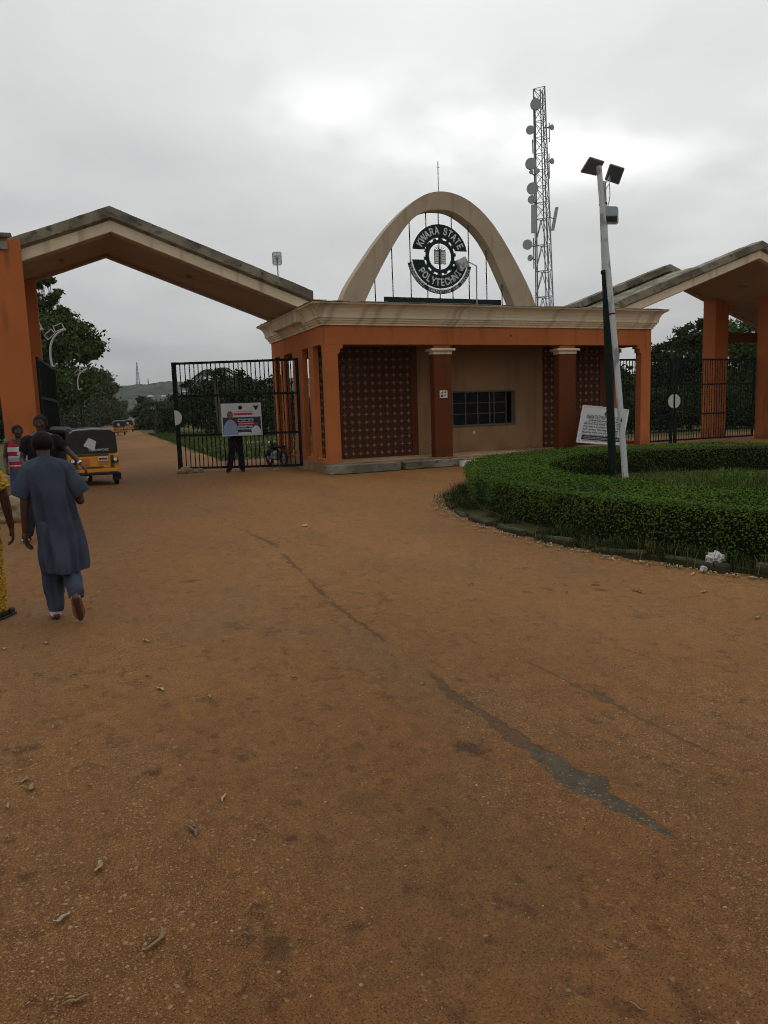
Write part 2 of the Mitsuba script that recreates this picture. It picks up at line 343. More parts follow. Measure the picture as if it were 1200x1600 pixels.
# small houses on the slope of the hill
for i, (x, y, w, h, rz) in enumerate([(88, 690, 7, 3, .3), (77, 684, 5, 2.6, -.2), (97, 700, 5, 2.6, .5), (64, 676, 5, 2.5, .1), (104, 686, 4.5, 2.5, .2)]):
    z = max(float(hill_z(np.array([[x]]), np.array([[y]]))[0, 0]), 0)
    c, s = math.cos(rz), math.sin(rz)
    M = T().translate([x, y, z+4]).rotate([0, 0, 1], math.degrees(rz))
    k = thing('hill_house', ['largest pale house half hidden among trees on the far hill', 'pale house on the far hill left of the largest house', 'small pale house highest up the far hill',
                             'lowest pale house at the foot of the far hill', 'rightmost small pale house on the far hill'][i], 'house')
    put('wall', cbox(-w/2, w/2, -3, 3, -8, h), 'old_concrete', k, to_world=M)
    put('roof', loft_closed([[[-w/2-.4, -3.4, h], [w/2+.4, -3.4, h], [w/2+.4, 3.4, h], [-w/2-.4, 3.4, h]], [[-w/2+1.4, -.2, h+1.5], [w/2-1.4, -.2, h+1.5], [w/2-1.4, .2, h+1.5], [-w/2+1.4, .2, h+1.5]]]), 'mast_grey', k, to_world=M)

# ------------------------------------------------------------------ gatehouse
W, D, ZB, ZC, ZT = 11.4, 5.6, 3.56, 4.08, 4.66
GH = thing('gatehouse', 'flat roofed orange gatehouse with cream cornice, columns and a raised porch', 'gatehouse')
def corbel_front(x0, x1, left, right):
    """outline of one opening's head with two steps at its corners"""
    pts = [(x0, 0.2)]
    pts += [(x0, ZB-.24), (x0+.07, ZB-.24), (x0+.07, ZB-.11), (x0+.16, ZB-.11), (x0+.16, ZB)] if left else [(x0, ZB)]
    pts += [(x1-.16, ZB), (x1-.16, ZB-.11), (x1-.07, ZB-.11), (x1-.07, ZB-.24), (x1, ZB-.24)] if right else [(x1, ZB)]
    return Polygon(pts+[(x1, .2)])
put('beam', prism_y(sbox(0, ZB, W, ZC), .0, .30), 'orange_paint', GH)
put('beam', prism_y(sbox(0, ZB, W, ZC), D-.42, D), 'orange_paint', GH)
put('beam', prism_x(sbox(.302, ZB+.02, D-.422, ZC-.002), .003, .25), 'orange_paint', GH)
put('beam', prism_x(sbox(.302, ZB+.02, D-.422, ZC-.002), W-.25, W-.003), 'orange_paint', GH)
# corner columns at the front with stepped heads
def column_poly(x0, x1, lstep, rstep):
    p = [(x0, 0)]
    p += [(x0, ZB-.24), (x0-.07, ZB-.24), (x0-.07, ZB-.11), (x0-.16, ZB-.11), (x0-.16, ZB-.003)] if lstep else [(x0, ZB-.003)]
    p += [(x1+.16, ZB-.003), (x1+.16, ZB-.11), (x1+.07, ZB-.11), (x1+.07, ZB-.24), (x1, ZB-.24)] if rstep else [(x1, ZB-.003)]
    return Polygon(p+[(x1, 0)])
put('column', prism_y(column_poly(.002, .40, False, True), .002, .20), 'orange_paint', GH)
put('column', prism_y(column_poly(W-.40, W-.002, True, False), .002, .26), 'orange_paint', GH)
for x0, x1 in ((3.38, 3.96), (7.78, 8.42)):
    c = put('column', cbox(x0, x1, .05, .34, .1, 3.28, .012), 'brown_paint', GH)
    b = MB().box(x0-.10, x1+.10, -.04, .42, 3.385, 3.455, .012).box(x0-.02, x1+.02, .03, .36, 3.282, 3.383, .01)
    put('capital', b.mesh(), 'cream_paint', c)
    put('column_head', cbox(x0+.02, x1-.02, .06, .33, 3.457, ZB-.003), 'orange_paint', c)
# piers and low walls on both ends
for sx, (xa, xb) in ((0, (.004, .165)), (1, (W-.165, W-.004))):
    for y0, y1 in ((1.01, 1.45), (2.09, 3.13), (4.10, 4.57), (5.2, D-.002)):
        if sx == 1 and y0 == 1.01: continue
        put('pier', cbox(xa, xb, y0, y1, .0, ZB+.017), 'orange_paint', GH)
    put('low_wall', cbox(xa+.012, xb-.012, .205, D-.4, 0, .40, .015), 'orange_paint', GH)
for x0, x1 in ((3.4, 3.95), (7.6, 8.2)):
    put('pier', cbox(x0, x1, D-.41, D-.004, 0, ZB-.003), 'orange_paint', GH)
# corner steps of the porch's open right end
put('corbel', prism_x(Polygon([(.265, ZB), (.265, ZB-.26), (.42, ZB-.26), (.42, ZB-.13), (.6, ZB-.13), (.6, ZB)]), W-.16, W-.02), 'orange_paint', GH)
put('corbel', prism_x(Polygon([(1.6, ZB), (1.6, ZB-.26), (1.52, ZB-.26), (1.52, ZB-.13), (1.42, ZB-.13), (1.42, ZB)]), W-.16, W-.02), 'orange_paint', GH)
put('pier', cbox(W-.165, W-.004, 1.6, 2.088, 0, ZB+.017), 'orange_paint', GH)
# floor and broken front step
put('floor', prism_z(Polygon([(.0, .0), (W, .0), (W, D), (0, D)]), .0, .275), 'dusty_concrete', GH)
def slab(poly, z0, z1, seed):
    v, f = prism_z(poly, z0, z1)
    return rough((v, f), .03, 5, seed, .12)
put('step_slab', slab(Polygon([(-.12, -.02), (-.10, -.46), (.5, -.55), (1.1, -.50), (1.75, -.48), (2.02, -.44), (2.10, -.02)]), .02, .24, 1), 'old_concrete', GH)
put('step_slab', slab(Polygon([(2.16, -.02), (2.20, -.40), (2.9, -.35), (3.7, -.30), (4.05, -.28), (4.1, -.02)]), .02, .22, 2), 'old_concrete', GH)
put('step_slab', slab(Polygon([(4.14, -.02), (4.16, -.22), (6.0, -.25), (8.0, -.22), (11.4, -.25), (11.4, -.02)]), .02, .20, 3), 'dusty_concrete', GH)
# ceiling and roof
put('ceiling', cbox(.252, W-.252, .302, D-.422, ZB+.10, ZB+.16), 'ceiling_paint', GH)
put('roof', cbox(-.02, W+.02, -.02, D+.02, ZC+.06, ZT-.05), 'old_concrete', GH)
prof = [(0, ZC-.004), (.05, ZC-.004), (.05, 4.14), (.088, 4.146), (.088, 4.196), (.126, 4.202), (.126, 4.254), (.165, 4.26), (.168, 4.33), (.19, 4.42), (.232, 4.51), (.295, 4.575), (.375, 4.612), (.385, 4.645), (.0, 4.65)]
def ring(o, z): return [[-o, -o, z], [W+o, -o, z], [W+o, D+o, z], [-o, D+o, z]]
put('cornice', rect_loft([ring(o, z) for o, z in prof]), 'cream_paint', GH)
def coping():
    rings = []
    for o, z in ((.33, 4.643), (.397, 4.648), (.40, 4.672), (.33, 4.682)):
        pts = []
        c = ring(o, z)
        for a, b in zip(c, c[1:]+c[:1]):
            a, b = np.array(a), np.array(b); n = int(np.linalg.norm(b-a)/.09)
            pts += [a+(b-a)*t for t in np.arange(n)/n]
        rings.append(pts)
    n = min(len(r) for r in rings); rings = [np.array(r)[np.linspace(0, len(r)-1, n).round().astype(int)] for r in rings]
    r = np.array(rings); e = (meshkit.fbm(r[2]*3.2, 4, 4)-.5)
    r[1:3, :, 2] += (e*.05)[None]; r[3, :, 2] += .8*e*.05+.004
    d = (r[1]-r[0]); d /= np.linalg.norm(d, axis=1, keepdims=True)
    r[1] += d*(e*.04)[:, None]; r[2] += d*(e*.04)[:, None]
    return rect_loft(np.vstack([r, r[:1]]))
put('coping', coping(), 'old_concrete', GH, label='rough grey weathered top edge of the cornice')
# room in the middle with its window
WX0, WX1, WZ0, WZ1 = 4.62, 7.10, 1.16, 2.20
def wall_panel(): return Polygon([(3.56, .27), (8.22, .27), (8.22, ZB+.10), (3.56, ZB+.10)], [[(WX0, WZ0), (WX1, WZ0), (WX1, WZ1), (WX0, WZ1)]])
put('room_wall', prism_y(wall_panel(), 1.60, 1.78), 'room_paint_shaded', GH)
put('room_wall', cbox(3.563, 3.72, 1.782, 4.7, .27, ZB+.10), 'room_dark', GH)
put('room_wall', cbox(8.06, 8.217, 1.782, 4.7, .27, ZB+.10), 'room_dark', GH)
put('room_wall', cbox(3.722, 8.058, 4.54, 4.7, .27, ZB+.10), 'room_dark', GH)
wn = put('window', MB().box(WX0-.05, WX1+.05, 1.575, 1.66, WZ1, WZ1+.05).box(WX0-.05, WX1+.05, 1.56, 1.68, WZ0-.05, WZ0).box(WX0-.05, WX0, 1.577, 1.66, WZ0+.001, WZ1-.001).box(WX1, WX1+.05, 1.577, 1.66, WZ0+.001, WZ1-.001).mesh(), 'window_alu', GH, label='wide barred window with dark panes')
xs = [WX0, 4.80, 5.27, 5.72, 6.17, 6.34, 6.79, WX1]
zs = np.linspace(WZ0, WZ1, 4)
for x in xs[1:-1]: put('bar', cbox(x-.014, x+.014, 1.60, 1.635, WZ0+.002, WZ1-.002), 'window_alu', wn)
for z in zs[1:-1]: put('bar', cbox(WX0+.002, 6.80, 1.607, 1.628, z-.010, z+.010), 'window_alu', wn)
for a, b in zip(xs[:-2], xs[1:-1]):
    for c, d in zip(zs[:-1], zs[1:]): put('pane', cbox(a+.02, b-.02, 1.64, 1.646, c+.016, d-.016), 'glass_dark', wn)
put('socket_plate', cbox(5.52, 5.60, 1.588, 1.598, .86, .95, .003), 'white_sheet', GH)
# breeze-block screens
def breeze_block(s=.236):
    """square block pierced by rings of small holes, a four-pointed star standing proud in the middle"""
    h = s/2; holes = []
    star = Polygon([(0, .080), (.023, .023), (.080, 0), (.023, -.023), (0, -.080), (-.023, -.023), (-.080, 0), (-.023, .023)])
    g = .0393
    for i in range(-3, 4):
        for j in range(-3, 4):
            if (i+j) % 2 == 0: continue
            p = Point(i*g, j*g)
            if max(abs(i), abs(j))*g > .10 or star.buffer(.012).contains(p): continue
            holes.append(Polygon([(i*g+.0175, j*g), (i*g, j*g+.0175), (i*g-.0175, j*g), (i*g, j*g-.0175)]))
    pl = sbox(-h+.0006, -h+.0006, h-.0006, h-.0006).difference(unary_union(holes)).difference(star.buffer(-.004))
    b = MB()
    b.add(*prism_y(pl, 0, .07), (.080, .025, .010))
    b.add(*prism_y(star, -.022, .05), (.205, .135, .09))
    return mikit.ply(b.mesh(), 'block_brown', color=b.col())
BLK = breeze_block()
def screen(x0, ncol, label):
    k = put('lattice_screen', MB().box(x0, x0+ncol*.236, 1.602, 1.70, .272, .276+.03).mesh(), 'brown_paint', GH, label=label)
    for i in range(ncol):
        for j in range(14):
            put('breeze_block', BLK, 'block_brown', k, to_world=T().translate([x0+.118+i*.236, 1.61, .306+.118+j*.236]))
    return k
screen(.286, 13, 'dark brown pierced block screen left of the room')
put('screen_post', cbox(.172, .282, 1.59, 1.76, .27, ZB+.10), 'brown_paint', GH)
put('screen_post', cbox(3.356, 3.558, 1.59, 1.76, .27, ZB+.10), 'brown_paint', GH)
screen(8.24, 10, 'dark brown pierced block screen right of the room')
put('screen_post', cbox(10.603, W-.17, 1.592, 1.76, .27, ZB+.10), 'brown_paint', GH)
nk = put('notice', cbox(3.55, 3.80, .040, .047, 2.02, 2.24), 'white_sheet', GH, label='small white pasted notice with dark marks')
for x0, x1, z0, z1 in ((3.60, 3.65, 2.15, 2.20), (3.58, 3.66, 2.05, 2.12), (3.70, 3.76, 2.165, 2.205), (3.70, 3.745, 2.08, 2.12)):
    put('print', cbox(x0, x1, .036, .0385, z0, z1), 'brown_paint', nk)
put('wall_hole', tube([[5.98, -.004, 3.83], [5.98, .01, 3.83]], .035, 10), 'room_dark', GH)

# ------------------------------------------------------------------ roof arch with hanging bars and emblem
AO = [(1.55, 4.6), (1.62, 5.19), (2.19, 6.14), (3.11, 7.31), (4.03, 8.19), (4.60, 8.55), (5.09, 8.68), (5.62, 8.66), (6.13, 8.50), (7.09, 7.79), (7.83, 6.83), (8.76, 5.21), (8.95, 4.6)]
AI = [(2.12, 4.6), (2.42, 5.21), (2.84, 5.97), (3.54, 7.08), (4.24, 7.85), (4.66, 8.06), (5.08, 8.12), (5.5, 8.10), (5.88, 7.96), (6.59, 7.45), (7.32, 6.34), (7.89, 5.21), (8.15, 4.6)]
from scipy.interpolate import CubicSpline
def smooth_line(P, n=90):
    P = np.array(P); s = np.r_[0, np.cumsum(np.linalg.norm(np.diff(P, axis=0), axis=1))]
    return CubicSpline(s, P)(np.linspace(0, s[-1], n))
AOs, AIs = smooth_line(AO), smooth_line(AI)
AR = thing('roof_arch', 'tall beige parabolic arch standing on the gatehouse roof', 'arch')
rings = [[[o[0], 2.80, o[1]], [i[0], 2.80, i[1]], [i[0], 3.28, i[1]], [o[0], 3.28, o[1]]] for o, i in zip(AOs, AIs)]
put('arch_rib', loft_closed(np.array(rings)[:, ::-1]), 'arch_render', AR)
YB = 3.03
for x in (2.85, 3.47, 4.12, 4.72, 5.18, 5.66, 6.29, 6.97, 7.58):
    zt = np.interp(x, AIs[:, 0], AIs[:, 1])
    put('hanging_bar', tube([[x, YB, 4.61], [x-.02, YB, zt+.03]], .017, 6), 'bar_steel', AR)
put('base_rail', cbox(3.12, 7.46, 2.92, 3.0, 4.96, 5.33), 'sign_green', AR)
put('lightning_rod', MB().tube([[5.19, YB, 8.6], [5.19, YB, 9.68]], .012, 6).obox([5.19, YB, 9.5], [.05, 0, 0], [0, .006, 0], [0, 0, .006]).obox([5.19, YB, 8.72], [.05, 0, 0], [0, .006, 0], [0, 0, .006]).mesh(), 'bar_steel', AR)

EM = thing('emblem', 'round dark green college emblem with white lettering hanging in the roof arch', 'emblem')
EX, EZ, EY = 5.15, 6.67, 2.955
def at_e(poly, d0, d1): return prism_y(affinity.translate(poly, EX, EZ), EY-d1, EY-d0)
def annul(r0, r1, n=96):
    a = np.linspace(0, 2*np.pi, n, endpoint=False)
    return Polygon(np.stack([r1*np.cos(a), r1*np.sin(a)], 1), [np.stack([r0*np.cos(a), r0*np.sin(a)], 1)])
bandp = annul(.655, 1.02).union(annul(.60, .66))
up = bandp.intersection(sbox(-2, .20, 2, 2)); lo = bandp.intersection(sbox(-2, -2, 2, -.13))
put('upper_band', at_e(up, 0, .03), 'sign_green', EM); put('lower_band', at_e(lo, 0, .03), 'sign_green', EM)
gear = annul(.415, .53)
teeth = unary_union([affinity.rotate(sbox(.50, -.055, .585, .055), k*360/14+8, origin=(0, 0)) for k in range(14)])
put('gear_ring', at_e(gear.union(teeth), -.002, .034), 'sign_green', EM)
stub = unary_union([affinity.rotate(sbox(.5, -.05, .64, .05), a, origin=(0, 0)) for a in (90, 35, 145, 270, 215, 325)])
put('strut', at_e(stub, .003, .025), 'sign_green', EM)
# open book with a torch on the disc inside the gear
put('book', at_e(unary_union([sbox(-.21, -.24, -.035, .20), sbox(.035, -.24, .21, .20)]).difference(unary_union([sbox(-.195, -.225, -.05, .185), sbox(.05, -.225, .195, .185)])), 0, .016), 'bar_steel', EM)
put('page', at_e(unary_union([sbox(-.193, -.223, -.052, .183), sbox(.052, -.223, .193, .183)]), 0, .010), 'letter_white', EM)
for s in (-1, 1):
    for j in range(5):
        z = -.17+j*.08
        put('print', at_e(sbox(min(s*.07, s*.175), z, max(s*.07, s*.175), z+.016), .011, .014), 'bar_steel', EM)
put('torch', at_e(unary_union([sbox(-.022, -.40, .022, .24)]+[affinity.rotate(sbox(-.006, .22, .006, .38), a, origin=(0, .15)) for a in (-70, -48, -26, 26, 48, 70)]), 0, .020), 'bar_steel', EM)
def arc_text(text, r, height, a_mid, step, top, name, material, d=.03, bold=True, gap=None):
    """letters along a circle; angles in degrees, counter-clockwise from +x"""
    n = len(text)
    for i, ch in enumerate(text):
        if ch == ' ': continue
        m = meshkit.text_mesh(ch, height, .006, bold)
        v = np.array(m.vertices); v[:, 0] -= (v[:, 0].min()+v[:, 0].max())/2; v[:, 1] -= height/2; v[:, 0] *= .80
        a = a_mid+(-(i-(n-1)/2)*step if top else (i-(n-1)/2)*step)
        rot = math.radians(a-90 if top else a+90)
        c, s = math.cos(rot), math.sin(rot)
        x = c*v[:, 0]-s*v[:, 1]+r*math.cos(math.radians(a)); z = s*v[:, 0]+c*v[:, 1]+r*math.sin(math.radians(a))
        put(name, (np.stack([EX+x, EY-d-v[:, 2], EZ+z], 1), np.array(m.faces)), material, EM)
arc_text('KWARA', .825, .225, 125, 13.6, True, 'letter', 'letter_white')
arc_text('STATE', .825, .225, 50.5, 12.6, True, 'letter', 'letter_white')
arc_text('POLYTECHNIC', .825, .225, 275, 12.0, False, 'letter', 'letter_white')
rib = annul(1.075, 1.20).intersection(Polygon([(0, 0)]+[(3*math.cos(math.radians(a)), 3*math.sin(math.radians(a))) for a in np.linspace(192, 346, 20)]))
put('ribbon', at_e(rib, 0, .02), 'sign_green', EM)
arc_text('TECHNOLOGY, INNOVATION AND SERVICE', 1.137, .085, 268, 4.35, False, 'small_letter', 'letter_white', .02)
put('ribbon_edge', at_e(annul(1.045, 1.062).intersection(sbox(-2, -2, 2, -.16)), 0, .015), 'letter_white', EM)
SL = thing('arch_floodlight', 'small pale floodlight on a thin bent pipe in front of the emblem', 'floodlight')
put('pole', tube([[6.42, 2.78, 4.6], [6.42, 2.78, 5.6], [6.43, 2.78, 6.40]], .022, 8), 'galvanised', SL)
put('arm', tube([[6.43, 2.78, 6.39], [5.98, 2.74, 6.56]], .018, 8), 'galvanised', SL)
put('lamp_head', rough((lambda b: b.mesh())(MB().obox([5.86, 2.73, 6.44], [.16, 0, .07], [.0, .08, 0], [-.07, 0, .15])), .03, 9, 3, .05), 'pole_grey', SL)

# ------------------------------------------------------------------ gateway canopies either side
def canopy(ap, left, right, y0, y1, label, fy=.12, thick=.27, fdrop=.34, name='gateway_canopy'):
    """pitched concrete canopy: ap, left and right are (x, z) points of its top line; it runs from y0 to y1"""
    K = thing(name, label, 'gateway')
    top = [left, ap, right]
    def band(d0, d1): return Polygon([(x, z-d0) for x, z in top]+[(x, z-d1) for x, z in top[::-1]])
    n = 60
    xs = np.r_[np.linspace(left[0], ap[0], n), np.linspace(ap[0], right[0], n)[1:]]
    zt = np.interp(xs, [left[0], ap[0], right[0]], [left[1], ap[1], right[1]])
    for ya, yb in ((y0, y0+.55), (y1-.55, y1)):                     # raised edge bands front and back
        rings = []
        for x, z in zip(xs, zt):
            e = meshkit.fbm(np.array([[x*2.2, ya+1.3, 4.]]), 3, 6)[0]-.5; g = meshkit.fbm(np.array([[x*2.2, ya+7.3, 4.]]), 3, 6)[0]-.5
            rings.append([[x, ya, z-thick+.02*g], [x, ya+.03*e, z-.02+.05*e], [x, ya+.05, z+.03*e], [x, yb-.05, z+.03*g], [x, yb, z-.02+.05*g], [x, yb, z-thick-.3]])
        put('edge_band', loft_closed(rings), 'old_concrete', K, label='raised weathered edge of the canopy roof')
    put('roof_slab', prism_y(band(.36, .60), y0+.552, y1-.552), 'old_concrete', K)
    put('fascia', prism_y(band(thick-.002, thick+fdrop), y0+fy, y0+fy+.16), 'cream_paint', K)
    put('fascia', prism_y(band(thick-.002, thick+fdrop), y1-fy-.16, y1-fy), 'cream_paint', K)
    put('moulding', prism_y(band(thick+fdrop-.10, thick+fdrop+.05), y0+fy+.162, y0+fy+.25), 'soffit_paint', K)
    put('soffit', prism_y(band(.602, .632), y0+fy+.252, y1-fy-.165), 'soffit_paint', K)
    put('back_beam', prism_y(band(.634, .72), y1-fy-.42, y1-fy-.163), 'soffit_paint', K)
    return K
CL = canopy((-5.20, 7.10), (-7.62, 6.17), (.12, 5.16), 1.08, 4.42, 'left gateway with a pitched beige concrete canopy between an orange pillar and the gatehouse')
put('bracket', cbox(-.34, .62, 1.36, 4.16, 4.30, 4.96, .01), 'cream_paint', CL)
def pillar(x0, x1, y0, y1, top, parent, taper=0.):
    """square orange pillar; its head is cut to the slope of the roof above: top gives z at x0 and x1"""
    rings = []
    for t in (0, .5, 1):
        z = [top[0]*t, top[1]*t]
        o = taper*t
        rings.append([[x0-o, y0, z[0]], [x1, y0, z[1]], [x1, y1, z[1]], [x0-o, y1, z[0]]])
    return put('pillar', loft_closed(rings), 'orange_paint', parent)
pillar(-8.06, -7.34, 1.0, 1.24, (5.98, 6.16), CL, .12)
pillar(-7.84, -7.13, 3.72, 4.24, (5.7, 5.86), CL)
put('roof_slab', rough(cbox(-10.6, -7.625, .96, 4.42, 5.88, 6.06), .02, 3, 5, .2), 'old_concrete', CL)
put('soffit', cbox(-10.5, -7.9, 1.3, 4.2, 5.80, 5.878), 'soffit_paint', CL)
pillar(-10.5, -9.9, 1.0, 1.6, (5.95, 5.95), CL)
put('chimney_stub', rough(MB().box(-7.83, -7.59, 1.3, 1.55, 6.04, 6.22).box(-7.89, -7.53, 1.24, 1.61, 6.222, 6.34, .02).mesh(), .01, 8, 2, .06), 'old_concrete', CL)
for x, y in ((-6.5, 2.6), (-3.0, 2.6)):
    z = np.interp(x, [-7.62, -5.2, .12], [6.17, 7.10, 5.16])-.27-.31
    put('ceiling_light', cbox(x-.14, x+.14, y-.14, y+.14, z-.05, z+.06), 'old_concrete', CL)
CR = canopy((17.55, 7.46), (10.75, 5.08), (25.2, 4.78), 1.08, 6.25, 'right gateway with a pitched beige concrete canopy beside the gatehouse, partly out of frame')
pillar(19.7, 20.45, 5.25, 5.95, (6.1, 5.9), CR)
pillar(20.32, 21.02, 2.9, 3.6, (5.95, 5.7), CR)
pillar(24.2, 24.9, 1.3, 2.0, (4.6, 4.4), CR)
put('bracket', cbox(10.78, 11.75, 1.4, 5.2, 4.30, 4.78, .01), 'cream_paint', CR)
put('ceiling_light', cbox(19.1, 19.4, 3.3, 3.6, 6.18, 6.34), 'old_concrete', CR)
put('cross_beam', cbox(20.2, 24.8, 5.3, 5.7, 4.2, 4.6), 'brown_paint', CR)

# ------------------------------------------------------------------ steel gates
def gate(hx, hy, ex, ey, label, n=26, z0=.10, z1=3.36, rails=(1.14, 2.33), disc=None):
    G = thing('steel_gate', label, 'gate')
    h, e = np.array([hx, hy, 0.]), np.array([ex, ey, 0.]); L = np.linalg.norm(e-h); d = (e-h)/L; nrm = np.array([d[1], -d[0], 0.])
    if nrm[1] > 0: nrm = -nrm                                # the side towards the street
    def bar(t0, t1, za, zb, th, off=0.): 
        c = h+d*(t0+t1)/2*1.+nrm*off+[0, 0, (za+zb)/2]
        return MB().obox(c, d*(t1-t0)/2, -nrm*th, [0, 0, (zb-za)/2]).mesh()
    put('stile', bar(0, .09, z0, z1, .03), 'gate_steel', G); put('stile', bar(L-.13, L, .02, z1, .035), 'gate_steel', G)
    for z in (z0+.03,)+tuple(rails)+(z1-.04,): put('rail', bar(.091, L-.131, z-.035, z+.035, .022), 'gate_steel', G)
    for i in range(n):
        t = .09+(L-.22)*(i+1)/(n+1)+rng.normal()*.006
        put('bar', tube([h+d*t+[0, 0, z0+.03], h+d*(t+rng.normal()*.008)+[0, 0, z1-.04]], .016, 6), 'gate_steel', G)
    if disc:
        r, z = disc; a = np.linspace(-np.pi/2, np.pi/2, 25)
        p = Polygon([(-r*math.cos(q), r*math.sin(q)) for q in a])
        v, f = prism_z(p, 0, .006)
        c = e+nrm*.042+[0, 0, z]
        put('disc', (c+v[:, :1]*d+v[:, 1:2]*np.array([0, 0, 1.])+v[:, 2:]*nrm, f[:, ::-1] if np.dot(np.cross(d, [0, 0, 1.]), nrm) < 0 else f), 'white_sheet', G, label='white half disc at the free edge')
    return G
gate(-.06, 2.30, -3.56, 3.98, 'closed dark green barred gate leaf left of the gatehouse with a white half disc', 26, disc=(.23, 1.69))
gate(-7.22, 1.45, -6.86, 6.6, 'dark gate leaf swung open behind the left orange pillar, seen edge on', 38)
gate(11.46, 3.45, 15.74, 3.55, 'dark barred gate leaf right of the gatehouse, behind the hedge', 28, disc=(.27, 1.69))
gate(20.28, 3.65, 15.84, 3.55, 'dark barred gate leaf in front of the far right orange pillar', 30, disc=(.27, 1.69))

# ------------------------------------------------------------------ banners
def panel(P, u, v, w, h, t=.006):
    """an upright sheet: P lower left corner, u and v unit vectors; returns fn(x0, x1, z0, z1, lift) -> slab of it"""
    P, u, v = (np.asarray(q, float) for q in (P, u, v)); n = np.cross(u, v)
    def piece(x0, x1, z0, z1, lift=0., th=.002):
        return MB().obox(P+u*(x0+x1)/2+v*(z0+z1)/2+n*(lift+th/2), u*(x1-x0)/2, v*(z1-z0)/2, n*th/2).mesh()
    def flat(poly, lift, th=.002):
        q, f = prism_z(poly, lift, lift+th)
        return P+q[:, :1]*u+q[:, 1:2]*v+q[:, 2:]*n, f
    def text(s, x, z, hgt, lift, width=None, bold=True):
        m = meshkit.text_mesh(s, hgt, .0015, bold); q = np.array(m.vertices)
        if width: q[:, 0] *= width/q[:, 0].max()
        return P+(q[:, :1]+x)*u+(q[:, 1:2]+z)*v+(q[:, 2:]+lift)*n, np.array(m.faces)
    return piece, flat, text
mat('poster_navy', (.035, .03, .055), .6, .2); mat('poster_red', (.36, .03, .045), .6, .2); mat('poster_blue', (.20, .26, .36), .6, .2)
mat('poster_skin', (.17, .075, .05), .6, .2); mat('poster_grey', (.30, .31, .32), .6, .2); mat('poster_white', (.46, .47, .47), .6, .2); mat('ink', (.02, .022, .026), .7, .2)
B1 = thing('banner', 'white printed banner with two portraits held in front of the closed gate', 'banner')
u = np.array([.985, -.10, .0]); u /= np.linalg.norm(u); v = np.array([-.02, 0, 1.]); v -= u*np.dot(u, v); v /= np.linalg.norm(v)
BW, BH = 1.18, .96
piece, flat, text = panel((-2.42, 2.52, 1.10), u, v, BW, BH)
put('sheet', piece(0, BW, 0, BH, 0, .006), 'poster_white', B1)
put('field', piece(.03, BW-.03, .035, .55, .007), 'poster_navy', B1, label='dark lower half of the print')
put('stripe', piece(.36, .92, .61, .67, .007), 'poster_red', B1); put('stripe', piece(.47, .95, .32, .39, .0105), 'poster_red', B1)
put('stripe', piece(.47, .93, .405, .50, .0105), 'poster_grey', B1); put('stripe', piece(.47, .90, .18, .30, .0105), 'poster_grey', B1); put('stripe', piece(.47, .85, .03, .10, .0105), 'poster_white', B1)
def bust(cx, base, hw, hh, shirt, nm):
    body = Polygon([(cx-hw, base), (cx-hw*.96, base+hh*.55), (cx-hw*.55, base+hh*.85), (cx-hw*.2, base+hh*.97), (cx+hw*.2, base+hh*.97), (cx+hw*.55, base+hh*.85), (cx+hw*.96, base+hh*.55), (cx+hw, base)])
    put(nm, flat(body, .0135), shirt, B1); put('face', flat(affinity.scale(Point(cx, base+hh*1.27).buffer(hw*.42), 1, 1.3), .014), 'poster_skin', B1)
bust(.25, .035, .21, .46, 'poster_blue', 'portrait'); bust(1.0, .035, .14, .26, 'poster_white', 'portrait')
put('face_hair', flat(affinity.scale(Point(1.0, .41).buffer(.062), 1, .7), .0165), 'ink', B1)
put('crest', flat(Point(.56, .83).buffer(.06), .008), 'sign_green', B1)
put('crest', flat(Polygon([(.93, .88), (1.11, .88), (1.06, .80), (1.02, .73), (.98, .80)]), .008), 'ink', B1)
def dashes(flat, x0, x1, z, h, lift, m, key, seed):
    """a line of print too small to read: short dark words"""
    r = random.Random(seed); x = x0; g = []
    while x < x1-.02:
        w = min(r.uniform(.03, .11), x1-x); g.append(sbox(x, z, x+w, z+h*r.uniform(.75, 1))); x += w+h*.55
    b = MB()
    for q in g: b.add(*flat(q, lift))
    return put('print', b.mesh(), m, key)
dashes(flat, .42, .90, .70, .03, .008, 'poster_grey', B1, 1); dashes(flat, .50, .90, .43, .045, .013, 'ink', B1, 2)
dashes(flat, .50, .92, .34, .025, .013, 'poster_white', B1, 3); dashes(flat, .50, .86, .22, .04, .013, 'ink', B1, 4)

B2 = thing('banner', 'leaning white banner with rows of black text on the porch behind the lamp post', 'banner')
P0, P1, P3 = np.array([7.70, -.95, .56]), np.array([9.38, -.92, .38]), np.array([8.12, -.72, 1.66])
u = (P1-P0); BW = np.linalg.norm(u)*1.06; u /= np.linalg.norm(u); v = P3-P0; v -= u*np.dot(u, v)*.0; BH = np.linalg.norm(v); v /= BH
piece, flat, text = panel(P0, u, v, BW, BH)
put('sheet', piece(0, BW, 0, BH, 0, .006), 'poster_white', B2)
fr = MB()
for a, b in ((P0, P0+u*BW), (P0+v*BH, P0+u*BW+v*BH), (P0, P0+v*BH), (P0+u*BW, P0+u*BW+v*BH)): fr.tube([a, b], .022, 6)
put('frame', fr.mesh(), 'white_sheet', B2)
bord = sbox(.05, .05, BW-.05, BH-.05).difference(sbox(.09, .09, BW-.09, BH-.09).buffer(.04)).union(sbox(.05, .05, BW-.05, BH-.05).difference(sbox(.12, .12, BW-.12, BH-.12).buffer(.10)).intersection(unary_union([sbox(0, 0, .3, .3), sbox(0, BH-.3, .3, BH)])))
for g in getattr(bord, 'geoms', [bord]): put('border', flat(g, .007), 'ink', B2)
put('crest', flat(Point(BW*.53, BH*.83).buffer(.075).difference(Point(BW*.53, BH*.83).buffer(.035)), .0095), 'sign_green', B2)
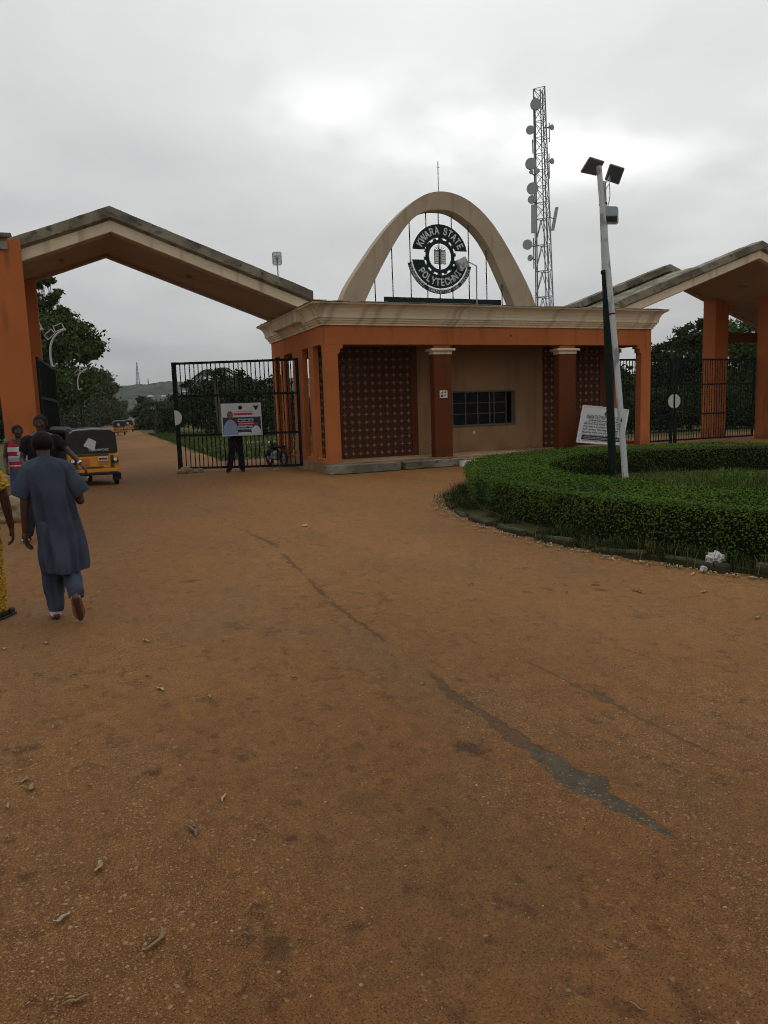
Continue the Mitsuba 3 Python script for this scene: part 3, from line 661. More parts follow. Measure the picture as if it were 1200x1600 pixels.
put('crest', flat(Point(BW*.53, BH*.83).buffer(.022), .0095), 'sign_green', B2)
put('stripe', piece(BW*.60, BW*.625, BH*.78, BH*.90, .009), 'poster_red', B2); put('stripe', piece(BW*.645, BW*.66, BH*.78, BH*.90, .009), 'poster_red', B2)
put('lettering', text('KWARA STATE POLYTECHNIC, ILORIN', .20, BH*.66, .125, .009, BW*.80), 'ink', B2, label='black heading of the banner')
dashes(flat, .30, BW*.85, BH*.605, .038, .009, 'poster_navy', B2, 5); dashes(flat, .20, BW*.86, BH*.563, .016, .009, 'ink', B2, 6)
for i, s in enumerate(['Say No to Drug Abuse, Say Yes to Life', 'Drug Users Are Nuisance to Life, Say No', 'Don\'t use drug, Think Ahead, Think Bright', 'Break the Habit, Live a Drug Free Life', 'Life is a Beautiful journey, Don\'t Waste it']):
    put('lettering', text(s, .14-.004*i, BH*(.50-.078*i), .060, .009, BW*.78), 'ink', B2)
put('footer', flat(sbox(.16, BH*.10, BW-.16, BH*.185).buffer(.02), .009), 'ink', B2)
dashes(flat, .22, BW-.2, BH*.15, .02, .0115, 'poster_grey', B2, 7); dashes(flat, .22, BW-.2, BH*.115, .02, .0115, 'poster_grey', B2, 8)
dashes(flat, .2, BW*.45, BH*.055, .02, .009, 'poster_red', B2, 9); dashes(flat, BW*.5, BW*.8, BH*.055, .02, .009, 'ink', B2, 10)

# ------------------------------------------------------------------ lamp post and leaning pole in the island
LP = thing('solar_lamp_post', 'tall leaning lamp post, dark green below, grey above, with solar panels and floodlight', 'lamp post')
b0, b1 = np.array([4.35, -6.68, 0.]), np.array([4.68, -5.84, 6.55])
along = lambda t: b0+(b1-b0)*t
put('post_lower', tube([along(0), along(.70)], [.088, .083], 14), 'pole_dark', LP, smooth=40, label='dark green painted lower shaft')
put('post_upper', tube([along(.70), along(1.0)], [.082, .078], 14), 'pole_grey', LP, smooth=40, label='grey upper shaft')
put('flange', tube([along(.695), along(.705)], .10, 14), 'pole_dark', LP)
cam_r = np.array([.923, -.384, 0.]); toward = np.array([-.384, -.923, 0.])   # along the street front, and square out towards the street
def solar(c, quad, nm):
    q = np.array(quad); n = np.cross(q[1]-q[0], q[3]-q[0]); n /= np.linalg.norm(n)
    if np.dot(n, toward) < 0: n = -n
    k = put('solar_panel', loft_closed([q, q-n*.03]) if np.dot(np.cross(q[1]-q[0], q[2]-q[1]), -n) > 0 else loft_closed([q-n*.03, q]), 'panel_back', LP, label=nm)
    f = MB()
    for a, b in zip(q, np.roll(q, -1, 0)): f.tube([a-n*.015, b-n*.015], .020, 4)
    put('frame', f.mesh(), 'alu_frame', k)
solar(None, [[4.22, -6.0, 6.98], [4.57, -6.03, 6.91], [4.6, -5.74, 6.72], [4.24, -5.67, 6.78]], 'left solar panel tilted to the sky')
solar(None, [[4.69, -6.1, 6.85], [5.03, -6.13, 6.78], [5.15, -5.81, 6.56], [4.81, -5.79, 6.63]], 'right solar panel tilted to the sky')
put('bracket', MB().tube([along(.985), [4.80, -5.90, 6.62], [4.86, -5.9, 6.75]], .014, 6).tube([along(.96), [4.79, -5.93, 6.50], [4.82, -5.93, 6.62]], .010, 6).tube([along(.985), [4.60, -5.82, 6.80]], .02, 6).mesh(), 'alu_frame', LP)
put('cable', tube([[4.79, -5.95, 6.5], [4.80, -5.95, 6.25], [4.77, -5.96, 6.12], [4.70, -5.97, 5.95]], .008, 5), 'black_rubber', LP)
put('clamp', tube([along(.925), along(.930)], .09, 12), 'black_rubber', LP)
lc = along(.885)+toward*.16+cam_r*.10
hd = put('floodlight', refine(cbox(-.175, .175, -.05, .05, -.215, .20, .04), .2), 'pole_grey', LP, to_world=T().translate(lc.tolist()).rotate([0, 0, 1], -22.6).rotate([1, 0, 0], -14).rotate([0, 1, 0], 2))
put('lens', cbox(-.135, .135, -.058, -.047, -.045, .165, .006), 'lamp_glass', hd, to_world=scene[hd]['to_world'])
put('gear_box', cbox(-.135, .135, -.060, -.047, -.180, -.055, .006), 'bar_steel', hd, to_world=scene[hd]['to_world'])
put('mount', MB().tube([along(.885), lc], .03, 8).mesh(), 'pole_grey', LP)
WP = thing('leaning_pole', 'slim pale grey pole leaning against the dark lamp post', 'pole')
w0, w1 = np.array([4.16, -7.32, 0.]), np.array([4.40, -6.10, 6.78])
put('shaft', tube([w0+(w1-w0)*t+np.array([.02, .0, 0])*math.sin(t*5) for t in np.linspace(0, 1, 14)], np.linspace(.068, .058, 14), 12), 'pole_grey', WP, smooth=40)
put('band', tube([w0+(w1-w0)*.53, w0+(w1-w0)*.533], .074, 12), 'black_rubber', WP)
put('wire_tie', tube([w0+(w1-w0)*.60+toward*.09, along(.605)+cam_r*.10], .006, 5), 'black_rubber', WP)
put('inspection_slot', MB().obox(w0+(w1-w0)*.20+toward*.066, cam_r*.012, toward*.004, [0, 0, .04]).mesh(), 'black_rubber', WP)

# ------------------------------------------------------------------ telecom mast behind the gatehouse
MT = thing('telecom_mast', 'tall lattice telecom mast with round dishes behind the roof arch', 'mast')
mb, mt = np.array([29.45, 31.4, 0.]), np.array([30.33, 33.8, 26.6])
mv = lambda t: mb+(mt-mb)*t
Zt = lambda z: z/26.6
def legp(k, z):
    t = Zt(z); c = mv(t); r = .53+(1-t)*.46; a = -.394+math.radians((180-12, 300-12, 60-12)[k]+12)
    return c+np.array([math.cos(a), math.sin(a), 0])*r
for k in range(3): put('mast_leg', tube([legp(k, z) for z in (0, 13, 26.6)], .05, 6), 'mast_grey', MT)
levels = list(np.linspace(0, 16.4, 9))+list(np.linspace(16.4, 26.6, 9)[1:])
for i, (za, zb) in enumerate(zip(levels[:-1], levels[1:])):
    b = MB()
    for k in range(3):
        p, q = k, (k+1) % 3
        b.tube([legp(p, zb), legp(q, zb)], .028, 4)
        if za < 16.3:
            mid = (legp(p, zb)+legp(q, zb))/2; b.tube([legp(p, za), mid], .035, 4); b.tube([legp(q, za), mid], .035, 4)
        else: b.tube([legp(p, za), legp(q, zb)], .026, 4); b.tube([legp(q, za), legp(p, zb)], .026, 4)
    put('bracing', b.mesh(), 'mast_grey', MT)
put('cable_ladder', MB().tube([mv(0), mv(1)], .05, 5).tube([legp(0, 0)+[.2, 0, 0], legp(0, 26)+[.12, 0, 0]], .06, 5).mesh(), 'mast_grey', MT)
def dish(c, r, yaw=0., drum=.35, name='dish'):
    c = np.array(c)
    ax = np.array([math.sin(.394+yaw), math.cos(.394+yaw), 0.])       # points away from the viewer
    ang = np.arange(28)*2*np.pi/28; s = np.cross(ax, [0, 0, 1.])
    ringf = lambda rr, off: [c+ax*off+rr*(math.cos(a)*s+math.sin(a)*np.array([0, 0, 1.])) for a in ang]
    k = put(name, loft_closed([ringf(r*.99, -drum*r), ringf(r, -drum*r+.02), ringf(r, .0), ringf(r*.75, .3*r), ringf(r*.25, .5*r)][::-1]), 'dish_grey', MT)
    leg = min((legp(q, np.clip(c[2], 0, 26)) for q in range(3)), key=lambda w: np.linalg.norm(w-c))
    put('mount', tube([c+ax*.45*r, leg], .05, 5), 'mast_grey', k)
for cx, cy, cz, r, yw in ((29.63, 33.4, 25.18, 0.435, 0.1), (29.12, 33.43, 23.23, 0.334, 0.15), (28.83, 32.93, 20.51, 0.449, 0.1), (28.74, 32.76, 19.85, 0.171, 0), (29.07, 32.41, 19.87, 0.191, 0), (28.79, 32.66, 18.58, 0.454, 0.15), (28.75, 32.66, 17.76, 0.324, 0.5), (28.2, 32.49, 14.26, 0.385, 0.45), (28.32, 32.28, 13.22, 0.243, 0.9), (31.33, 33.68, 23.76, 0.216, -0.6), (31.11, 33.37, 21.06, 0.227, -0.6)): dish((cx, cy, cz), r, yw)
for a, c, w in ((np.array([28.9, 32.65, 17.38]), np.array([28.72, 32.4, 15.17]), .20), (np.array([31.0, 32.53, 17.3]), np.array([30.54, 32.46, 15.48]), .12)):
    dz = (c-a)/2; k = put('panel_antenna', MB().obox((a+c)/2, cam_r*w, dz, toward*.10).mesh(), 'dish_grey', MT)
    put('mount', tube([(a+c)/2, legp(0 if w > .15 else 1, ((a+c)/2)[2])], .04, 5), 'mast_grey', k)
for a, c in (((30.99, 33.53, 24.02), (30.88, 33.35, 22.49)), ((30.78, 33.26, 21.58), (30.64, 33.02, 19.6)), ((29.65, 33.9, 22.74), (29.58, 33.76, 21.62)), ((30.48, 32.71, 17.01), (30.31, 32.44, 14.73)), ((29.07, 32.98, 14.92), (28.9, 32.7, 12.49))):
    a, c = np.array(a), np.array(c); near = min(range(3), key=lambda q: np.linalg.norm(legp(q, a[2])-a))
    put('antenna_pipe', MB().tube([a, c], .045, 5).tube([a*.8+c*.2, legp(near, (a*.8+c*.2)[2])], .03, 4).tube([a*.2+c*.8, legp(near, (a*.2+c*.8)[2])], .03, 4).mesh(), 'mast_grey', MT)
# small white antenna behind the left roof
AN = thing('grid_antenna', 'small pale grid antenna on a thin pole above the left canopy', 'antenna')
ac = np.array([1.35, 9.22, 7.62]); ap = np.array([1.33, 9.11, 6.84])
put('pole', tube([[ap[0], ap[1], 3.0], ap, ac-[0, 0, .2]], .025, 6), 'mast_grey', AN)
gx, gz = .17, .24; b = MB()
fr = [ac+cam_r*x*gx+np.array([0, 0, 1.])*z*gz for x, z in ((-.8, -1), (.8, -1), (1, -.8), (1, .8), (.8, 1), (-.8, 1), (-1, .8), (-1, -.8), (-.8, -1))]
b.tube(fr, .014, 5)
for t in np.linspace(-.9, .9, 15): b.tube([ac+cam_r*t*gx-[0, 0, gz], ac+cam_r*t*gx+toward*-.03, ac+cam_r*t*gx+[0, 0, gz]], .0085, 4)
for t in (-.4, .0, .4): b.tube([ac-cam_r*gx+[0, 0, t*gz], ac+cam_r*gx+[0, 0, t*gz]], .010, 4)
put('grid', b.mesh(), 'dish_grey', AN)
put('feed', MB().tube([ac+[0, 0, -.22], ac+[0, 0, .12]], .022, 6).obox(ac+toward*.06, cam_r*.045, toward*.05, [0, 0, .05]).mesh(), 'mast_grey', AN)
# two towers far away on the hill
for lab, a, c, w in (('taller faint tower on the far hill behind the road', [68.63, 831.68, 59.46], [67.67, 826.99, 25.05], 2.6), ('shorter faint mast on the far hill, right of the tall tower', [78.14, 825.08, 41.57], [78.63, 822.37, 24.67], .8)):
    k = thing('hill_tower', lab, 'tower')
    a, c = np.array(a), np.array(c)
    b = MB()
    for s, q in ((-1, -1), (1, -1), (0, 1)): b.tube([a+[s*.2, q*.2, 0], c+[s*w, q*w, 0]], [.28, .5], 4)
    for t in np.linspace(.1, 1, 8):
        m, ww = a+(c-a)*t, w*t; P = [m+[s*ww, q*ww, 0] for s, q in ((-1, -1), (1, -1), (0, 1), (-1, -1))]
        b.tube(P, .22, 4)
    put('lattice', b.mesh(), 'mast_grey', k)

# ------------------------------------------------------------------ street lamps along the road
def street_lamp(x, y, s, label):
    k = thing('street_lamp', label, 'street lamp', 'street lamps along the left side of the road')
    sp, X, Z = np.array([x, y, 0]), cam_r, np.array([0, 0, 1.])
    put('pole', tube([sp, sp+Z*3.86*s], .06*s, 8), 'pole_dark', k)
    arc = [(-.02, 3.84), (-.06, 4.2), (-.04, 4.55), (.06, 4.85), (.24, 5.08), (.42, 5.2), (.62, 5.28)]
    put('arm', tube([sp+X*a*s+Z*z*s for a, z in smooth_line(arc, 24)], .042*s, 8), 'plastic_white', k, smooth=40)
    put('foot_bracket', tube([sp+Z*3.86*s, sp+X*.10*s+Z*3.84*s+toward*.1, sp+X*.24*s+Z*3.95*s+toward*.2], .03*s, 6), 'plastic_white', k)
    for c, tl in (((-.02, 5.10), 38), ((.36, 5.36), 20)):
        f = MB(); R = math.radians(tl); ux = X*math.cos(R)+Z*math.sin(R); uz = -X*math.sin(R)+Z*math.cos(R); o = sp+X*c[0]*s+Z*c[1]*s
        q = [o+ux*a*.19*s+uz*bb*.11*s for a, bb in ((-1, -1), (1, -1), (1, 1), (-1, 1), (-1, -1))]
        for a1, a2 in zip(q[:-1], q[1:]): f.tube([a1, a2], .018*s, 4)
        put('light_head', f.mesh(), 'pole_grey', k)
for i, (x, y, s) in enumerate([(-6.95, 13.2, 1.0), (-5.55, 40.0, 1.0), (-4.5, 79, 1.0), (-3.0, 133, 1.0), (-7.6, 7.2, .88)]):
    street_lamp(x, y, s, ['nearest whole curved white street lamp arm against the trees', 'second curved white street lamp from the gate', 'third curved white street lamp down the road', 'farthest small curved street lamp down the road',
                          'street lamp half hidden behind the left pillar, only its arm showing'][i])

# ------------------------------------------------------------------ vehicles
def rickshaw(label, place, group=None, dark=False):
    k = thing('auto_rickshaw', label, 'auto rickshaw', group)
    P = lambda name, m, material, parent=k, smooth=False, **t: put(name, m, material, parent, smooth, to_world=place, **t)
    paint = 'black_canvas' if dark else 'taxi_yellow'
    side = Polygon([(0.02, .36), (0, .86), (.05, .92), (.95, .92), (.98, .50), (1.5, .46), (1.62, .86), (1.86, .92), (2.12, .62), (2.2, .38), (1.9, .30), (.3, .30)])
    body = m3.Manifold(m3.Mesh(*[np.asarray(a, t) for a, t in zip(prism_x(side, -.63, .63), (np.float32, np.uint32))]))
    nose = m3.Manifold.hull_points(np.array([[x, y, z] for x, y, z in [(-.66, -.1, .25), (.66, -.1, .25), (-.66, -.1, 1.0), (.66, -.1, 1.0), (-.66, 1.3, .25), (.66, 1.3, .25), (-.66, 1.3, 1.0), (.66, 1.3, 1.0), (-.3, 2.15, .25), (.3, 2.15, .25), (-.38, 2.1, 1.0), (.38, 2.1, 1.0)]]))
    q = (body ^ nose).to_mesh(); P('body', (np.array(q.vert_properties[:, :3]), np.array(q.tri_verts)), paint)
    # canopy of canvas
    rings = []
    for y, w, zt, zb in ((-.01, .56, 1.50, .93), (.05, .60, 1.585, .925), (.5, .615, 1.62, .925), (1.0, .61, 1.63, .93)):
        rings.append([[-w-.02, y, zb], [-w, y, zt-.2], [-w*.95, y, zt-.07], [-w*.80, y, zt-.01], [0, y, zt+.02], [w*.80, y, zt-.01], [w*.95, y, zt-.07], [w, y, zt-.2], [w+.02, y, zb]])
    P('canopy_back', loft_closed([r[::-1] for r in rings]), 'black_canvas')
    rings = [[[-w, y, zt-.10], [-w*.9, y, zt-.02], [0, y, zt+.02], [w*.9, y, zt-.02], [w, y, zt-.10], [0, y, zt-.06]] for y, w, zt in ((1.0, .61, 1.63), (1.5, .58, 1.62), (1.9, .50, 1.55))]
    P('canopy_roof', loft_closed([r[::-1] for r in rings]), 'black_canvas')
    P('roof_rim', MB().tube([[-.56, -.015, 1.50], [-.46, -.03, 1.575], [0, -.04, 1.60], [.46, -.03, 1.575], [.56, -.015, 1.50]], .022, 6).mesh(), 'galvanised')
    for s in (-1, 1): P('roof_post', tube([[s*.55, 1.62, .86], [s*.50, 1.85, 1.50]], .022, 6), 'black_canvas')
    P('windscreen', loft_closed([[[-.44, 1.72, .93], [.44, 1.72, .93], [.44, 1.73, .93], [-.44, 1.73, .93]], [[-.42, 1.86, 1.48], [.42, 1.86, 1.48], [.42, 1.87, 1.48], [-.42, 1.87, 1.48]]]), 'glass_dark')
    P('handlebar', tube([[-.3, 1.5, .98], [0, 1.62, .95], [.3, 1.5, .98]], .018, 6), 'black_rubber')
    P('seat', cbox(-.5, .5, .15, .6, .5, .62, .03), 'black_canvas')
    for x, y, r in ((-.56, .28, .215), (.56, .28, .215), (0, 1.86, .21)):
        w = P('wheel', tube([[x-.055, y, r], [x-.045, y, r], [x+.045, y, r], [x+.055, y, r]], [r*.86, r, r, r*.86], 22), 'black_rubber')
        put('rim', tube([[x-.06, y, r], [x+.06, y, r]], r*.5, 14), 'galvanised', w, to_world=place)
    P('bumper', cbox(-.60, .60, -.06, -.015, .30, .37, .012), 'black_rubber'); P('mudflap', cbox(.44, .66, .02, .05, .14, .34), 'black_rubber'); P('mudflap', cbox(-.66, -.44, .02, .05, .14, .34), 'black_rubber')
    P('exhaust', tube([[-.2, -.05, .27], [-.2, .5, .27]], .035, 8), 'galvanised')
    if dark: 
        for x in (-.25, .25): P('headlight', tube([[x, 2.10, .66], [x, 2.20, .66]], .075, 12), 'clear_lens')
        return k
    hp = P('engine_hatch', cbox(-.40, .40, -.022, -.003, .50, .83, .01), 'taxi_yellow')
    for x0, x1 in ((-.36, -.12), (.10, .36)): put('hatch_panel', cbox(x0, x1, -.036, -.024, .60, .79, .008), 'taxi_orange', hp, to_world=place)
    for x0, x1 in ((-.49, -.42), (.42, .49)): P('green_stripe', cbox(x0, x1, -.016, -.002, .50, .86), 'taxi_green')
    P('green_stripe', cbox(-.40, .36, -.018, -.002, .845, .895), 'taxi_green'); P('green_stripe', cbox(-.22, .22, -.034, -.023, .515, .55), 'taxi_green')
    P('lower_panel', cbox(-.60, .60, -.03, -.005, .385, .48, .01), 'taxi_yellow')
    np_ = P('number_plate', cbox(.10, .35, -.048, -.040, .70, .82, .006), 'poster_white')
    put('print', cbox(.12, .33, -.052, -.0495, .735, .785), 'taxi_green', np_, to_world=place)
    for s in (-1, 1):
        tl = P('tail_light', tube([[s*.535, -.055, .71], [s*.535, -.005, .71]], .085, 14), 'black_rubber')
        put('lens', tube([[s*.535, -.062, .735], [s*.535, -.056, .735]], .052, 12), 'clear_lens', tl, to_world=place); put('lens', tube([[s*.535, -.062, .665], [s*.535, -.056, .665]], .03, 12), 'red_lens', tl, to_world=place)
    lg = P('patch', prism_y(affinity.rotate(Polygon([(-.19, 1.09), (.07, 1.06), (.03, 1.29), (-.15, 1.31)]), -24, origin=(-.06, 1.18)).buffer(.02), -.030, -.022), 'poster_white', label='white skewed patch on the black canvas')
    m = meshkit.text_mesh('TRANSPORT', .055, .002, True); v = np.array(m.vertices); v[:, 0] *= .52/v[:, 0].max()
    P('lettering', (np.stack([v[:, 0]-.13, -.028-v[:, 2], v[:, 1]+.985], 1), np.array(m.faces)), 'poster_white')
    return k
rickshaw('yellow and black auto rickshaw seen from behind in the left gateway', T().translate([-6.07, 1.0, 0]).rotate([0, 0, 1], 3).scale([.97, .97, .925]))
rickshaw('dark auto rickshaw facing us, half hidden left of the yellow one', T().translate([-7.05, 4.9, 0]).rotate([0, 0, 1], 176).scale([1., 1., .95]), dark=True)
rickshaw('small yellow auto rickshaw far down the road', T().translate([-1.75, 60, 0]).rotate([0, 0, 1], 2).scale(.9), 'auto rickshaws far down the road')
rickshaw('smallest auto rickshaw, beyond the other far one', T().translate([.3, 76, 0]).rotate([0, 0, 1], 4).scale(.9), 'auto rickshaws far down the road')
MC = thing('motorcycle', 'dark motorcycle parked behind the gate by the gatehouse pier', 'motorcycle')
mp = T().translate([-.36, 4.3, 0]).rotate([0, 0, 1], 100).scale(.9)
def torus(c, R, r, n=22, m=8):
    a = np.arange(n+1)*2*np.pi/n
    return tube(np.array(c)+np.stack([R*np.cos(a), 0*a, R*np.sin(a)], 1), r, m, False)
for x in (-.62, .62):
    w = put('wheel', torus((x, 0, .29), .25, .045), 'black_rubber', MC, to_world=mp); put('hub', MB().tube([[x, -.06, .29], [x, .06, .29]], .06, 10).obox([x, 0, .29], [.23, 0, 0], [0, .006, 0], [0, 0, .01]).obox([x, 0, .29], [.01, 0, 0], [0, .006, 0], [0, 0, .23]).mesh(), 'galvanised', w, to_world=mp)
put('engine', rough(cbox(-.2, .18, -.13, .13, .22, .52, .05), .02, 8, 1, .08), 'mast_grey', MC, to_world=mp)
put('tank', xf((lambda s: (np.array(s.vertices), np.array(s.faces)))(trimesh.creation.icosphere(3, 1)), np.diag([.26, .14, .13]), (.12, 0, .70)), 'dark_cloth', MC, True, to_world=mp)
put('saddle', cbox(-.62, -.05, -.13, .13, .68, .77, .04), 'black_rubber', MC, to_world=mp)
put('frame', MB().tube([[.62, 0, .29], [.42, 0, .92]], .03).tube([[.42, 0, .85], [-.1, 0, .62], [-.62, 0, .29]], .03).tube([[-.62, 0, .66], [-.85, 0, .62]], .04).mesh(), 'black_rubber', MC, to_world=mp)
put('handlebar', tube([[.30, -.36, .98], [.40, -.12, .98], [.42, 0, .94], [.40, .12, .98], [.30, .36, .98]], .014, 6), 'galvanised', MC, to_world=mp)
put('headlight', tube([[.44, 0, .82], [.56, 0, .82]], [.07, .085], 12), 'clear_lens', MC, to_world=mp)

# ------------------------------------------------------------------ trees and palms
def leaves(c, size, nrm=None, spread=1., aspect=.45):
    """diamond-shaped leaves at the points c, loosely facing nrm"""
    n = len(c); size = np.broadcast_to(size, (n,))[:, None]
    u = rng.normal(size=(n, 3)); u[:, 2] *= .6; u[:, 2] -= .25
    w = rng.normal(size=(n, 3)) if nrm is None else nrm+spread*.55*rng.normal(size=(n, 3))
    u -= w*(np.sum(u*w, 1)/np.maximum(np.sum(w*w, 1), 1e-9))[:, None]
    u /= np.linalg.norm(u, axis=1, keepdims=True)+1e-9
    s = np.cross(u, w); s /= np.linalg.norm(s, axis=1, keepdims=True)+1e-9
    v = np.stack([c-u*size, c+s*size*aspect, c+u*size, c-s*size*aspect], 1).reshape(-1, 3)
    b = np.arange(n)[:, None]*4
    return v, np.vstack([b+[0, 1, 2], b+[0, 2, 3]])
def leaf_colors(n, base, var=.35, yellow=.3):
    t = rng.uniform(1-var, 1+var, (n, 1)); y = rng.uniform(0, yellow, (n, 1))
    return np.repeat(np.array(base)*t*(1-y*.2)+np.array([.02, .012, -.002])*y, 4, 0).clip(0, 1)
def crown(blobs, leaf, dens, base):
    C, K = [], []
    for x, y, z, r in blobs:
        k = max(5, int(16*(r/1.2)**2)); d = rng.normal(size=(k, 3)); d /= np.linalg.norm(d, axis=1, keepdims=True)
        sub = np.array([x, y, z])+d*r*rng.uniform(.45, .95, (k, 1))*[1, 1, .85]
        for s in sub:
            m = int(dens*rng.uniform(.4, 1.4)); rr = r*rng.uniform(.22, .42)
            C.append(s+rng.normal(size=(m, 3))*rr*[.62, .62, .42]); K.append(np.full(m, rng.uniform(.6, 1.45)))
    C, K = np.vstack(C), np.concatenate(K); ok = C[:, 2] > .12; C, K = C[ok], K[ok]
    v, f = leaves(C, leaf*rng.uniform(.6, 1.3, len(C)))
    return (v, f), (leaf_colors(len(C), base)*np.repeat(K, 4)[:, None]).clip(0, 1)
def tree(name, label, blobs, base_xy, leaf, dens, color, trunk_r=.16, group=None, category='tree'):
    k = thing(name, label, category, group)
    m, col = crown(blobs, leaf, dens, color); put('crown', m, 'foliage', k, color=col)
    B = np.array(blobs); cx = B[:, :3].mean(0); b = MB(); x, y = base_xy
    top = np.array([cx[0], cx[1], max(1.2, B[:, 2].min()*.6+.4*B[:, 2].mean())])
    p0 = np.array([x, y, -.1]); mid = p0*.5+top*.5+[.15, .1, 0]
    b.tube(smooth_line([p0, mid, top], 9), np.linspace(trunk_r, trunk_r*.62, 9), 8)
    for q in B:
        e = q[:3]; h = top*.55+e*.45+rng.normal(size=3)*.15; h[2] -= .1
        b.tube(smooth_line([top-[0, 0, .3], h, e], 7), np.linspace(trunk_r*.5, trunk_r*.10, 7), 5)
        for _ in range(4):
            d = rng.normal(size=3); d *= q[3]*.8/np.linalg.norm(d); b.tube([h*.4+e*.6, e+d], [trunk_r*.16, .012], 4)
    put('trunk', b.mesh(), 'bark', k)
    return k
BLOBS = {
'A': [(-7.37, 49.1, 8.86, 2.22), (-5.25, 48.1, 8.0, 1.89), (-4.23, 47.58, 7.44, 1.16), (-7.48, 48.53, 4.68, 2.42), (-5.81, 47.79, 4.35, 1.8), (-8.26, 49.2, 7.05, 2.11), (-7.51, 49.54, 11.38, 1.05), (-6.49, 49.18, 11.86, 0.57), (-7.67, 49.83, 12.89, 0.53), (-6.02, 48.78, 10.49, 0.64), (-6.88, 49.52, 13.03, 0.42)],
'B': [(-0.38, 142.32, 8.55, 3.31), (-3.14, 142.76, 3.56, 4.6), (0.73, 141.11, 3.44, 3.05), (-7.42, 144.26, 1.82, 4.6), (2.11, 141.14, 7.44, 1.67), (-5.29, 144.02, 6.18, 3.82)],
'C': [(4.47, 166.75, 2.45, 2.38), (1.29, 167.78, 0.49, 3.27), (6.01, 166.4, 4.46, 1.19), (-1.53, 168.83, -0.3, 3.27)],
'D': [(9.6, 224.42, 0.28, 1.57), (7.3, 225.15, -1.2, 2.16), (5.37, 225.73, -2.68, 2.34)],
'E': [(-12.39, 48.39, 4.75, 2.8), (-11.14, 47.57, 2.69, 2.14), (-13.34, 48.35, 1.75, 2.54), (-10.73, 47.7, 4.7, 1.33), (-10.53, 47.16, 1.65, 1.33)],
'F': [(3.68, 95.8, 0.96, 1.22), (2.9, 95.97, -0.13, 0.75), (4.62, 95.55, 1.85, 0.93)],
'G': [(3.73, 71.86, 1.78, 1.35), (5.12, 71.29, 1.88, 1.65), (4.33, 71.44, 0.65, 1.2)],
'H': [(3.34, 45.85, 2.23, 1.63), (4.94, 45.35, 3.36, 1.52), (5.77, 45.15, 4.31, 1.09), (4.18, 45.38, 1.39, 1.31)],
'I': [(7.27, 46.57, 3.34, 1.91), (8.01, 46.47, 4.77, 1.01), (8.56, 45.84, 2.07, 1.68), (6.43, 46.62, 1.31, 1.35), (9.48, 45.7, 3.71, 0.9)],
'J': [(9.44, 41.09, 1.99, 1.48), (10.59, 40.67, 2.37, 1.37), (11.67, 40.15, 1.91, 1.37), (9.95, 41.11, 3.54, 0.74), (11.19, 40.2, 0.88, 1.37)],
'K': [(34.39, 24.54, 4.59, 1.33), (35.33, 24.27, 5.36, 1.14), (34.91, 24.08, 2.91, 2.09), (33.37, 24.73, 2.97, 1.43), (34.05, 24.09, 0.58, 2.0), (32.12, 24.97, 1.12, 1.43)],
'L': [(33.51, 20.69, 5.63, 1.24), (34.17, 20.56, 6.61, 0.71), (35.08, 20.13, 6.23, 1.15), (34.32, 20.19, 4.5, 2.12), (34.1, 19.89, 1.88, 2.21), (33.14, 20.03, 0.15, 1.77)],
'M': [(34.77, 17.91, 5.17, 1.53), (36.21, 17.43, 5.96, 1.78), (35.82, 17.25, 3.66, 1.95), (34.49, 17.53, 1.8, 2.12), (36.41, 16.66, 1.31, 2.12), (37.83, 16.5, 4.22, 2.12)],
'N': [(34.08, 28.75, 2.62, 1.33), (33.21, 28.82, 0.63, 1.53), (34.67, 28.73, 4.12, 0.82), (32.39, 29.39, 2.17, 1.33)],
}
BLOBS['O'] = [(3.24, 56.75, 1.74, 1.38), (4.1, 56.59, 3.08, 1.26), (4.97, 56.43, 4.43, .88), (2.56, 56.87, .64, 1.01)]
BLOBS['Q'] = [(8.23, 37.5, 3.84, 1.08), (9.32, 37.11, 4.29, .79), (7.11, 37.59, 1.29, 1.38), (8.68, 36.89, .99, 1.28), (5.95, 38.04, 1.08, 1.38), (4.33, 38.66, .75, 1.08)]
BLOBS['R'] = [(2.29, 85.65, 2.31, 1.19), (3.43, 85.38, 3.71, 1.02), (4.18, 84.73, 1.4, 1.53), (2.94, 85.13, .6, 1.19)]
DG, MG, YG = (.020, .038, .012), (.026, .052, .016), (.040, .060, .016)
